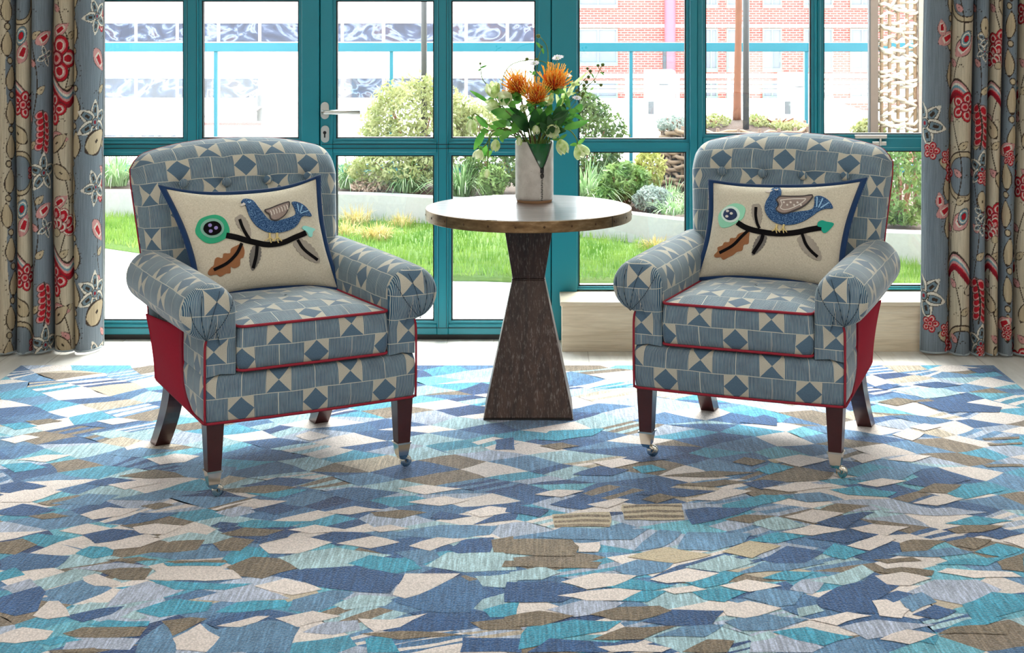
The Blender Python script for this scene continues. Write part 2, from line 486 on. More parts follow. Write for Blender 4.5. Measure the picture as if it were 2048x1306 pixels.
def build_chair(root):
    p = root
    # -- seat base ---------------------------------------------------------
    ol = dens(rounded_outline(-0.03, 0.565, 0.319, 0.29, 0.014, 4), 0.025)
    s = [0.0]
    for a, b in zip(ol, ol[1:]): s.append(s[-1] + math.hypot(b[0] - a[0], b[1] - a[1]))
    mid = s[-1] / 2
    zs = [0.214, 0.222, 0.25, 0.29, 0.325, 0.340, 0.346]; ins = [0.004, 0.0, -0.003, -0.004, -0.002, 0.002, 0.010]
    V, UV = [], []
    for z, i in zip(zs, ins):
        for (x, y), q in zip(ol, s):
            bow = -0.010 * max(0, 1 - (x / 0.31) ** 2) if y < -0.01 else 0.0
            k = 1 - i / 0.3
            V.append((x * k, (y - 0.25) * k + 0.25 + bow, z)); UV.append((q - mid, z - 0.2095))
    n = len(ol); F = grid_faces(n, len(zs))
    b0 = len(V)
    V += [(0, 0.25, 0.346), (0, 0.25, 0.214)]; UV += [(0, 0.5), (0, 0.5)]
    top = (len(zs) - 1) * n
    for i in range(n - 1): F.append((top + i, top + i + 1, b0)); F.append((i + 1, i, b0 + 1))
    mk('seat_base', V, F, M['print'], p, uv=UV)
    pp = [(x, y + (-0.010 * max(0, 1 - (x / 0.31) ** 2) if y < -0.01 else 0), 0.2135) for x, y in ol[:-1]]
    V, F = tube(pp, 0.0040, 8, True); mk('piping', V, F, M['pipe'], p)
    # -- arms --------------------------------------------------------------
    for sx in (-1, 1):
        cx, cz = ARM_C
        prof = [(side_hw(0), 0.343), (side_hw(0), 0.38), (side_hw(0), 0.41), (side_hw(0) + 0.001, 0.432)]
        for k in range(0, 24):
            a = math.radians(-84 + k * (84 + 183) / 23)
            prof.append((cx + ARM_R * math.cos(a), cz + ARM_R * math.sin(a)))
        prof += [(0.2300, 0.47), (0.2300, 0.42), (0.2300, 0.38), (0.2300, 0.345)]
        np_ = len(prof)
        arc = [0.0]
        for a, b in zip(prof, prof[1:]): arc.append(arc[-1] + math.hypot(b[0] - a[0], b[1] - a[1]))
        ys = [-0.026, -0.012, 0.02, 0.08, 0.16, 0.24, 0.32, 0.40, 0.48, 0.565]
        V, UV = [], []
        for y in ys:
            for (x, z), q in zip(prof, arc):
                t = max(0, min(1, (y + 0.03) / 0.6))
                inset = 0.0
                ox = x
                if x > cx - 0.02 and z < 0.44: ox = x - (side_hw(0) - side_hw(y))         # outer side follows the base
                zz = z + (0.012 * t if z > 0.44 else 0)
                # slight hourglass softness of the stuffed roll
                dx, dz = x - cx, z - cz
                if z > 0.44:
                    k = 1 + 0.035 * math.sin(PI * min(1, t * 1.15)) + (0.0 if y > -0.02 else -0.02)
                    ox = cx + dx * k - 0.006 * t; zz = cz + dz * k + 0.012 * t
                V.append((sx * ox, y, zz)); UV.append((y * sx + 0.055, q + 0.02))
        F = grid_faces(np_, len(ys))
        mk('arm', V, F, M['print'], p, uv=UV)
        # padded front of the arm: key-hole shape, domed and pleated round the scroll
        rings = [(0.0, -0.026), (0.02, -0.036), (0.06, -0.045), (0.14, -0.0535), (0.3, -0.060), (0.55, -0.064), (0.8, -0.065), (1.0, -0.065)]
        V, UV = [], []
        for (t, y) in rings:
            for (x, z) in prof:
                k0 = 0.98 if z > 0.44 else 1.0
                if z > 0.446:
                    tx, tz = cx - 0.006, cz - 0.012
                    bx_, bz_ = cx + (x - cx) * k0, cz + (z - cz) * k0
                else:
                    tx, tz = 0.2745, min(max(z, 0.35), 0.45); bx_, bz_ = x, z
                X, Z = bx_ + (tx - bx_) * t, bz_ + (tz - bz_) * t
                yy = y
                if z > 0.446:
                    an = math.atan2(Z - (cz - 0.075), X - (cx + 0.012))
                    yy += -0.0032 * min(1, t * 6) * (1 - 0.6 * t) * ((an * 5.5 / PI + 0.2) % 1.0)
                else:
                    yy = -0.026 - (0.009 if t > 0.1 else 0.006 * (t > 0))
                V.append((sx * X, yy, Z)); UV.append((sx * (X - 0.295) + 0.1075, Z - 0.413 + 0.1072))
        F = grid_faces(np_, len(rings))
        mk('arm_front', V, F, M['print'], p, uv=UV)
        sm = MB()
        for deg, bend in ((38, .016), (74, .014), (112, .006), (150, -.008)):
            a = math.radians(deg); pts = []
            p0 = Vector((cx + 0.014, cz - 0.073)); p1 = Vector((cx + ARM_R * .97 * math.cos(a), cz + ARM_R * .97 * math.sin(a)))
            nn = Vector((p1.y - p0.y, p0.x - p1.x)).normalized()
            for k in range(13):
                t = k / 12.0
                q = p0 + (p1 - p0) * t + nn * bend * math.sin(PI * t)
                rr = min(1, math.hypot(q.x - cx + .003, q.y - cz + .006) / ARM_R)
                tt = 1 - rr
                yy = -np.interp(tt, [0, .02, .06, .14, .3, .55, .8, 1], [.026, .036, .045, .0535, .060, .064, .065, .065]) - 0.0035
                pts.append((sx * q.x, yy, q.y))
            sm.tube(pts, 0.0007, 5)
        sm.build('pleat_seam', M['navy_thread'], p, True)
        # red piping: front outer edge, up to the scroll, then back below the roll
        pts = [(sx * 0.3195, -0.031, 0.214 + 0.0), (sx * 0.3205, -0.033, 0.28), (sx * 0.3205, -0.033, 0.36), (sx * 0.320, -0.033, 0.42), (sx * 0.316, -0.031, 0.442), (sx * 0.309, -0.029, 0.452)]
        V, F = tube(smooth_path(pts, 5), 0.0036, 8); mk('piping', V, F, M['pipe'], p)
        pts = [(sx * (side_hw(y) + 0.004), y, 0.449 + 0.012 * (y + .03) / .6) for y in (0.1, 0.2, 0.3, 0.4, 0.5, 0.56)]
        V, F = tube(pts, 0.0034, 8); mk('piping', V, F, M['pipe'], p)
        # red wool pocket on the outside
        def surf(y, z, off): return (sx * (side_hw(y) + off), y, z)
        fe = smooth_path([Vector((0.205, 0.437, 0)), Vector((0.212, 0.39, 0)), Vector((0.205, 0.33, 0)), Vector((0.175, 0.27, 0)), Vector((0.115, 0.226, 0)), Vector((0.075, 0.2155, 0))], 5)
        nu = 12; V = []
        rows_ = len(fe)
        for lay in (0, 1):
            for j, q in enumerate(fe):
                for i in range(nu):
                    u = i / (nu - 1)
                    yb = 0.565
                    y = q.x + (yb - q.x) * u
                    ztop = q.y + (0.418 - 0.437) * u * (1 if j == 0 else max(0, (q.y - .2155) / .22))
                    h = max(0, (ztop - 0.2155) / 0.21)
                    bulge = 0.004 + 0.030 * (h ** 1.6) * math.sin(min(1, u * 1.25) * PI / 2) ** 0.6 * (0.25 + 0.75 * u) + 0.006 * math.sin(PI * u) * math.sin(PI * min(1, h))
                    if u == 0: bulge = 0.0045
                    V.append(surf(y, ztop, bulge - (0.005 if lay else 0)))
        F = grid_faces(nu, rows_)
        o2 = nu * rows_
        F += [tuple(o2 + i for i in reversed(f)) for f in grid_faces(nu, rows_)]
        for i in range(nu - 1): F.append((i + 1, i, o2 + i, o2 + i + 1))
        for j in range(rows_ - 1): F.append((j * nu + nu - 1, (j + 1) * nu + nu - 1, o2 + (j + 1) * nu + nu - 1, o2 + j * nu + nu - 1)); F.append(((j + 1) * nu, j * nu, o2 + j * nu, o2 + (j + 1) * nu))
        mk('side_pocket', V, F, M['red'], p)
    # -- backrest ------------------------------------------------------------
    def hw(z): return 0.306 + 0.030 * max(0, min(1, (z - 0.45) / 0.36))
    def yb(z): return 0.575 + 0.235 * (z - 0.35)
    def ztop(a):
        d = 0.938 - 0.050 * abs(a) ** 2.3
        if abs(a) > 0.86: d -= 0.034 * ((abs(a) - 0.86) / 0.14) ** 2
        return d
    BTN = [(-0.205, 0.815), (-0.068, 0.812), (0.068, 0.812), (0.205, 0.815)]
    Z0 = 0.36; T = 0.118
    def ease(d, r):
        d = max(0.0, min(1.0, d / r)); return math.sqrt(max(0.0, 1 - (1 - d) ** 2))
    def back_pt(a, b):
        zt = ztop(a); z = Z0 + b * (zt - Z0)
        x = a * hw(z)
        e = ease((1 - abs(a)) * hw(z), 0.055) * ease(zt - z, 0.075)
        e = 0.10 + 0.90 * e
        th = T * e + 0.022 * (1 - a * a) * math.sin(PI * min(1, b * 1.05)) * e
        y = yb(z) - th
        for (bx_, bz_) in BTN:
            d = math.hypot(x - bx_, z - bz_); y += 0.014 * math.exp(-(d / 0.022) ** 2)
        # soft horizontal pull between the buttons
        y += 0.004 * math.exp(-((z - 0.813) / 0.012) ** 2) * max(0, 1 - (x / 0.26) ** 4)
        return x, y, z
    na, nb = 61, 61
    A = [math.sin(t * PI / 2) * 0.35 + t * 0.65 for t in np.linspace(-1, 1, na)]
    B = [1 - (1 - t) ** 1.5 for t in np.linspace(0, 1, nb)]
    V, UV = [], []
    for b in B:
        for a in A:
            x, y, z = back_pt(a, b); V.append((x, y, z))
    # uv follows the cloth over the top
    Vn = np.array(V).reshape(nb, na, 3)
    d = np.linalg.norm(np.diff(Vn, axis=0), axis=2); arc = np.concatenate([np.zeros((1, na)), np.cumsum(d, axis=0)], 0)
    midcol = arc[:, na // 2]; zc = Vn[:, na // 2, 2]
    ref = np.interp(0.862, zc, midcol)
    dx = np.linalg.norm(np.diff(Vn, axis=1), axis=2); ax_ = np.concatenate([np.zeros((nb, 1)), np.cumsum(dx, axis=1)], 1); ax_ = ax_ - ax_[:, na // 2:na // 2 + 1]
    for j in range(nb):
        for i in range(na): UV.append((ax_[j, i] + 0.0, midcol[j] * 0.25 + arc[j, i] * 0.75 - ref + ROW / 2))
    F = grid_faces(na, nb)
    mk('backrest', V, F, M['print'], p, uv=UV)
    V = []
    for b in B:
        for a in A:
            zt = ztop(a); z = Z0 + b * (zt - Z0); V.append((a * hw(z), yb(z) - 0.004, z))
    F2 = [tuple(reversed(f)) for f in F]
    # close with a narrow band round the border
    k = len(V); Vf = [tuple(v) for v in Vn.reshape(-1, 3)]
    border = [j * na for j in range(nb)] + [(nb - 1) * na + i for i in range(1, na)] + [j * na + na - 1 for j in range(nb - 2, -1, -1)] + [i for i in range(na - 2, 0, -1)]
    Vb = V + [Vf[i] for i in border]
    for q in range(len(border)):
        q2 = (q + 1) % len(border)
        F2.append((border[q], border[q2], k + q2, k + q))
    mk('back_panel', Vb, F2, M['print'], p, uv=[(v[0], v[2]) for v in Vb])
    pts = [V[i] for i in border[:nb + na - 1 + nb - 1]]
    pts = [(q[0] * 1.002, q[1] + 0.001, q[2] - 0.002) for q in pts if q[2] > 0.40]
    Vt, Ft = tube(pts[::2], 0.0030, 8); mk('piping', Vt, Ft, M['pipe'], p)
    for (bx_, bz_) in BTN:
        yy = yb(bz_) - T - 0.020 + 0.011
        Vt, Ft = lathe([(0.0001, 0.0085), (0.007, 0.0078), (0.0125, 0.0050), (0.0150, 0.001), (0.0140, -0.003), (0.0001, -0.0035)], 24)
        Vt = [(bx_ + x, yy - z - 0.006, bz_ + y) for x, y, z in Vt]
        mk('button', Vt, Ft, M['print'], p, uv=[(v[0] - bx_ + (0.03 if bx_ > 0 else 0.09), v[2] - bz_ + 0.03) for v in Vt])
    # -- seat cushion --------------------------------------------------------
    ol = dens(rounded_outline(-0.046, 0.455, 0.226, 0.222, 0.022, 5), 0.02)
    s = [0.0]
    for a, b in zip(ol, ol[1:]): s.append(s[-1] + math.hypot(b[0] - a[0], b[1] - a[1]))
    mid = s[-1] / 2; n = len(ol)
    V, UV = [], []
    zs = [0.352, 0.358, 0.375, 0.415, 0.455, 0.472, 0.478]; ou = [-0.012, -0.002, 0.003, 0.006, 0.003, -0.001, -0.004]
    yc = 0.2
    for z, i in zip(zs, ou):
        for (x, y), q in zip(ol, s):
            l = math.hypot(x, y - yc) + 1e-6
            sag = -0.006 * (1 - (x / 0.226) ** 2) * 0 
            V.append((x + x / l * i, y + (y - yc) / l * i, z + sag)); UV.append((q - mid, z - 0.347))
    F = grid_faces(n, len(zs))
    nb_ = len(V)
    for k in (1.0, 0.97, 0.92, 0.84, 0.72, 0.56, 0.36, 0.16, 0.02):
        for (x, y) in ol:
            X, Y = x * k * 0.985, yc + (y - yc) * k * 0.985
            z = 0.478 + 0.028 * (1 - k ** 2.6)
            V.append((X, Y, z)); UV.append((X, 0.1355 + (Y + 0.046)))
    F += [tuple(nb_ + i for i in f) for f in grid_faces(n, 9)]
    cu = mk('seat_cushion', V, F, M['print'], p, uv=UV)
    for z, r in ((0.4775, 0.0042), (0.355, 0.0040)):
        pts = [(x * 1.004, yc + (y - yc) * 1.004, z) for x, y in ol[:-1]]
        Vt, Ft = tube(pts, r, 8, True); mk('piping', Vt, Ft, M['pipe'], cu)
    # -- legs ----------------------------------------------------------------
    for sx in (-1, 1):
        x0, y0 = sx * 0.288, -0.002
        mb = MB()
        V = []
        for z, h in ((0.215, 0.0255), (0.075, 0.0190)):
            V += [(x0 - h, y0 - h, z), (x0 + h, y0 - h, z), (x0 + h, y0 + h, z), (x0 - h, y0 + h, z)]
        mb.add(V, [(0, 3, 2, 1), (4, 5, 6, 7), (0, 1, 5, 4), (1, 2, 6, 5), (2, 3, 7, 6), (3, 0, 4, 7)])
        leg = mb.build('front_leg', M['mahog'], p, False, 0.0015)
        mb = MB(); V = []
        for z, h in ((0.079, 0.0222), (0.074, 0.0222), (0.0738, 0.0198), (0.040, 0.0150), (0.038, 0.0135), (0.030, 0.0105)):
            V += [(x0 - h, y0 - h, z), (x0 + h, y0 - h, z), (x0 + h, y0 + h, z), (x0 - h, y0 + h, z)]
        F = [(0, 1, 2, 3), (23, 22, 21, 20)]
        for q in range(5):
            for i in range(4): F.append((q * 4 + i, q * 4 + (i + 1) % 4, q * 4 + 4 + (i + 1) % 4, q * 4 + 4 + i))
        mb.add(V, F)
        cup = mb.build('caster_cup', M['nickel'], leg, False)
        wx, wy = x0 + 0.016, y0 + 0.006
        mb = MB()
        mb.tube([(x0, y0, 0.034), (x0 + 0.004, y0 + 0.001, 0.03), (wx + 0.002, wy - 0.010, 0.026), (wx, wy - 0.010, 0.0175)], [0.008, 0.007, 0.005, 0.004], 8)
        mb.tube([(x0, y0, 0.034), (x0 + 0.004, y0 + 0.001, 0.03), (wx + 0.002, wy + 0.010, 0.026), (wx, wy + 0.010, 0.0175)], [0.008, 0.007, 0.005, 0.004], 8)
        mb.tube([(wx, wy - 0.012, 0.0175), (wx, wy + 0.012, 0.0175)], 0.003, 8)
        mb.build('caster_fork', M['nickel'], leg, True)
        prof = [(0.005, -0.007), (0.0145, -0.007), (0.0175, -0.004), (0.0175, 0.004), (0.0145, 0.007), (0.005, 0.007)]
        V, F = lathe(prof, 24)
        mk('caster_wheel', [(wx + a, wy + c, 0.0178 + b) for a, b, c in V], F, M['nickel'], leg)
        # sabre rear leg
        V = []; zl = np.linspace(0.225, 0.0, 12)
        for z in zl:
            t = (0.225 - z) / 0.225
            yc2 = 0.490 + 0.118 * (t ** 2.0) * (1.35 - .35 * t)
            hy = 0.036 - 0.008 * t; hx2 = 0.0235
            x1 = sx * (0.252 + 0.012 * t)
            V += [(x1 - hx2, yc2 - hy, z), (x1 + hx2, yc2 - hy, z), (x1 + hx2, yc2 + hy, z), (x1 - hx2, yc2 + hy, z)]
        F = [(0, 1, 2, 3), tuple(reversed(range(44, 48)))]
        for q in range(11):
            for i in range(4): F.append((q * 4 + i, q * 4 + 4 + i, q * 4 + 4 + (i + 1) % 4, q * 4 + (i + 1) % 4))
        o = mk('rear_leg', V, F, M['mahog'], p, smooth=False)
    return p
def copy_tree(o, parent=None):
    c = o.copy(); COL.objects.link(c)
    if parent is not None: c.parent = parent
    for ch in list(o.children): copy_tree(ch, c)
    return c
def chair_pose(cx, cy, a):
    sh = -0.012
    return (cx + sh * math.cos(a), cy + sh * math.sin(a), 0.0125), a
LOC_A, ROT_A = chair_pose(-0.652, 4.5393, 0.512)
LOC_B, ROT_B = chair_pose(0.6045, 4.6796, -0.384)
chair_a = thing('upholstered_armchair', 'blue and cream geometric print armchair with red side pocket, beside the patterned curtain whose leaf chain meets the door', 'armchair', (0, 0, 0), 0, 'matching printed armchairs')
build_chair(chair_a)
chair_b = copy_tree(chair_a)
chair_a.location = LOC_A; chair_a.rotation_euler = (0, 0, ROT_A)
chair_b.location = LOC_B; chair_b.rotation_euler = (0, 0, ROT_B)
chair_a['label'] = 'blue printed armchair in front of the glazed double doors with lever handle'
chair_b['label'] = 'blue printed armchair in front of the casement windows and pale oak box seat'
# sit on the rug surface
from mathutils.geometry import tessellate_polygon
# ------------------------------------------------------------------ scatter cushions with a bird on a branch
def linen_mat():
    g = NG('natural_linen')
    co = g.coord('Object')
    a = g.noise(g.mapping(co, (160, 160, 1500)), 1.0, 2, 0.6); b = g.noise(g.mapping(co, (1500, 160, 160)), 1.0, 2, 0.6)
    f = (a + b) * 0.5
    wr = g.noise(g.mapping(co, (14, 14, 26)), 1.0, 4, 0.6, 0.6)
    col = g.ramp(f, [(0.34, lin4((176, 164, 142))), (0.5, lin4((206, 196, 176))), (0.66, lin4((222, 213, 196)))])
    g.pbr(col, 0.9, 0.0, g.bump(f * 0.5 + wr * 1.4, 0.35, 0.004), 0.15, Sheen_Weight=0.1)
    return g.m
def denim_mat():
    g = NG('blue_tweed')
    co = g.coord('Object')
    a = g.noise(g.mapping(co, (420, 420, 420)), 1.0, 1, 0.5)
    col = g.ramp(a, [(0.38, lin4((26, 52, 92))), (0.52, lin4((54, 88, 130))), (0.66, lin4((110, 142, 176)))])
    g.pbr(col, 0.9, 0.0, g.bump(a, 0.5, 0.002), 0.15)
    return g.m
M['linen'] = linen_mat(); M['tweed'] = denim_mat()
M['navy'] = simple('navy_velvet', (22, 52, 92), 0.85, var=0.15, scale=60, spec=0.2, Sheen_Weight=0.3)
M['felt_black'] = simple('black_velvet', (20, 18, 20), 0.95, var=0.3, scale=300, spec=0.1)
M['felt_green'] = simple('green_felt', (46, 160, 118), 0.95, var=0.12, scale=300)
M['felt_mint'] = simple('mint_felt', (150, 214, 182), 0.95, var=0.08, scale=300)
M['felt_pale'] = simple('pale_felt', (126, 172, 154), 0.95, var=0.1, scale=300)
M['felt_white'] = simple('white_felt', (214, 232, 222), 0.95, var=0.05, scale=300)
M['felt_teal'] = simple('teal_felt', (26, 156, 132), 0.95, var=0.08, scale=300)
M['felt_aqua'] = simple('aqua_felt', (152, 222, 212), 0.95, var=0.08, scale=300)
M['felt_navy'] = simple('navy_felt', (40, 54, 90), 0.95, var=0.2, scale=300)
M['felt_brown'] = simple('brown_felt', (150, 98, 62), 0.95, var=0.18, scale=260)
M['felt_grey'] = simple('grey_felt', (118, 112, 106), 0.95, var=0.2, scale=260)
M['felt_pgrey'] = simple('pale_grey_felt', (160, 150, 138), 0.95, var=0.18, scale=260)
M['thread_lilac'] = simple('lilac_button', (140, 122, 186), 0.5)
M['thread_yellow'] = simple('yellow_thread', (216, 192, 128), 0.9, var=0.2, scale=400)
M['thread_blue'] = simple('light_blue_thread', (150, 190, 220), 0.9)
M['thread_cream'] = simple('cream_thread', (214, 204, 194), 0.9)
M['thread_dark'] = simple('dark_grey_thread', (74, 66, 66), 0.9)
M['wing_taupe'] = simple('taupe_wing', (150, 132, 124), 0.95, var=0.3, scale=300)
def to_world(loc, rot, q):
    c, s_ = math.cos(rot), math.sin(rot)
    return Vector((loc[0] + q[0] * c - q[1] * s_, loc[1] + q[0] * s_ + q[1] * c, q[2] + loc[2]))
def px_on_chair(loc, rot, px, py, w):
    """where the line of sight meets the chair's own plane y = w"""
    d = Vector(((px - PX0) / F_PX, 1.0, -py / F_PX))
    nrm = Vector((-math.sin(rot), math.cos(rot), 0))
    p0 = to_world(loc, rot, (0, w, 0))
    t = (p0 - Vector((0, 0, CAM_H))).dot(nrm) / d.dot(nrm)
    return Vector((0, 0, CAM_H)) + d * t
def scallop(c0, c1, hwid, n=7, bend=0.0, tip=0.35):
    """leaf outline with rounded lobes between two ends (crop pixels)"""
    c0, c1 = Vector(c0), Vector(c1); d = c1 - c0; L = d.length; d /= L; nn = Vector((-d.y, d.x))
    L_, R_ = [], []
    for k in range(n * 6 + 1):
        t = k / (n * 6)
        env = hwid * (math.sin(PI * min(1, 0.12 + t * 0.88)) ** 0.55) * (1 - tip * t * t)
        lob = 0.84 + 0.16 * abs(math.sin(PI * t * n))
        b = bend * math.sin(PI * t)
        L_.append(c0 + d * (L * t) + nn * (env * lob + b)); R_.append(c0 + d * (L * t) - nn * (env * lob - b))
    return [(v.x, v.y) for v in L_ + R_[::-1]]
def ribbon(pts, w):
    pts = smooth_path([Vector((a, b, 0)) for a, b in pts], 6)
    A, B = [], []
    for i, q in enumerate(pts):
        d = (pts[min(i + 1, len(pts) - 1)] - pts[max(i - 1, 0)]).normalized(); nn = Vector((-d.y, d.x, 0)) * w / 2
        A.append(q + nn); B.append(q - nn)
    return [(v.x, v.y) for v in A + B[::-1]]
def ell(cx, cy, rx, ry, wob=0.0, n=36, ph=0.0):
    return [(cx + rx * (1 + wob * math.sin(5 * a + ph)) * math.cos(a), cy + ry * (1 + wob * math.sin(4 * a + ph)) * math.sin(a)) for a in np.linspace(0, 2 * PI, n, endpoint=False)]
def sm2(pts, n=4): return [(v.x, v.y) for v in smooth_path([Vector((a, b, 0)) for a, b in pts], n, True)]
def build_pillow(label, loc, rot, corners_px, art, origin, sc, thick, group, dip=0.18):
    """corners_px: TL TR BR BL as (px, py, chair plane y)"""
    C4 = [px_on_chair(loc, rot, *c) for c in corners_px]
    base = (C4[2] + C4[3]) / 2
    nrm = ((C4[1] - C4[0]).cross(C4[3] - C4[0])).normalized()
    if nrm.y > 0: nrm = -nrm                        # towards the viewer
    root = thing('scatter_cushion', label, 'cushion', base, 0, group)
    ns, nt = 65, 49
    S = np.sin(np.linspace(-1, 1, ns) * PI / 2) * 0.4 + np.linspace(-1, 1, ns) * 0.6
    Tt = np.sin(np.linspace(-1, 1, nt) * PI / 2) * 0.4 + np.linspace(-1, 1, nt) * 0.6
    def flat(s, t, k=1.0):
        # edges drawn in between the corners
        s2 = s * k * (1 + 0.012 * s * s * t * t - 0.075 * (1 - t * t) ** 1.3); t2 = t * k * (1 + 0.02 * s * s - (dip if t > 0 else 0.10) * (1 - abs(s) ** 2.8) ** 1.15)
        u, v = (s2 + 1) / 2, (t2 + 1) / 2
        return (C4[3] * (1 - u) + C4[2] * u) * (1 - v) + (C4[0] * (1 - u) + C4[1] * u) * v
    def bulge(s, t):
        a = max(0, (1 - abs(s) ** 2.4)); b = max(0, (1 - abs(t) ** 2.4))
        return thick * (a * b) ** 0.50 * (1 + 0.05 * math.sin(7 * s + 3 * t) * abs(t) ** 3 + 0.06 * math.sin(11 * s * t + 2) * abs(s) ** 3 + 0.03 * math.sin(5 * t + 9 * s))
    Vf = [flat(s, t, 0.940) + nrm * bulge(s, t) - base for t in Tt for s in S]
    Vb = [flat(s, t, 0.940) - nrm * bulge(s, t) * 0.62 - base for t in Tt for s in S]
    F = grid_faces(ns, nt); k = len(Vf)
    Fb = [tuple(k + i for i in reversed(f)) for f in F]
    border = [i for i in range(ns)] + [j * ns + ns - 1 for j in range(1, nt)] + [(nt - 1) * ns + i for i in range(ns - 2, -1, -1)] + [j * ns for j in range(nt - 2, 0, -1)]
    cover = mk('linen_cover', Vf + Vb, F + Fb, M['linen'], root)
    # flange: flat velvet border all round, 11 mm thick
    rim_in = [Vf[i] for i in border]
    st = [(S[i % ns], Tt[i // ns]) for i in border]
    mb = []
    for (s, t), q in zip(st, rim_in):
        o = flat(s, t, 1.0) - base
        inn = flat(s, t, 0.930) - base
        mb.append((inn + nrm * 0.005, o + nrm * 0.0045, o + nrm * 0.0 + (o - inn).normalized() * 0.003, o - nrm * 0.0045, inn - nrm * 0.005))
    V = [v for q in mb for v in q]; n_ = len(mb)
    Fr = []
    for i in range(n_):
        j = (i + 1) % n_
        for a in range(5): b = (a + 1) % 5; Fr.append((i * 5 + a, j * 5 + a, j * 5 + b, i * 5 + b))
    mk('velvet_border', V, Fr, M['navy'], root)
    tree = BVHTree.FromPolygons([tuple(v + base) for v in Vf], F)
    eye = Vector((0, 0, CAM_H))
    def cast(cx, cy, lift):
        px, py = origin[0] + cx / sc, origin[1] + cy / sc
        d = Vector(((px - PX0) / F_PX, 1.0, -py / F_PX)).normalized()
        h = tree.ray_cast(eye, d)
        if h[0] is None:
            h = tree.find_nearest(eye + d * ((base - eye).length))
        nn = h[1]
        if nn.dot(d) > 0: nn = -nn
        return h[0] + nn * lift - base
    def applique(name, poly, m, lift, parent, th=0.0016, label_=None):
        bm = bmesh.new()
        # resample long edges
        pts = []
        for a, b in zip(poly, poly[1:] + poly[:1]):
            d = math.hypot(b[0] - a[0], b[1] - a[1]); kk = max(1, int(d / 24))
            for q in range(kk): pts.append((a[0] + (b[0] - a[0]) * q / kk, a[1] + (b[1] - a[1]) * q / kk))
        vs = [bm.verts.new((x, y, 0)) for x, y in pts]
        for tri in tessellate_polygon([[Vector((x, y, 0)) for x, y in pts]]):
            try: bm.faces.new([vs[i] for i in tri])
            except ValueError: pass
        for _ in range(5):
            long_ = [e for e in bm.edges if e.calc_length() > 26]
            if not long_: break
            bmesh.ops.subdivide_edges(bm, edges=long_, cuts=1)
            bmesh.ops.triangulate(bm, faces=[f for f in bm.faces if len(f.verts) > 3])
            bmesh.ops.beautify_fill(bm, faces=list(bm.faces), edges=[e for e in bm.edges if len(e.link_faces) == 2])
        lo = {}
        verts = list(bm.verts); faces = [tuple(v.index for v in f.verts) for f in bm.faces] if False else None
        bm.verts.index_update()
        faces = [[v.index for v in f.verts] for f in bm.faces]
        bed = [(e.verts[0].index, e.verts[1].index) for e in bm.edges if len(e.link_faces) == 1]
        fl = {}
        top = [cast(v.co.x, v.co.y, lift + th + 0.0008) for v in verts]; bot = [cast(v.co.x, v.co.y, lift - 0.001) for v in verts]
        n = len(verts); bm.free()
        FF = [tuple(f) for f in faces] + [(a, b, n + b, n + a) for a, b in bed]
        o = mk(name, top + bot, FF, m, parent, smooth=False)
        if label_: o['label'] = label_
        return o
    art(applique, root)
    return root
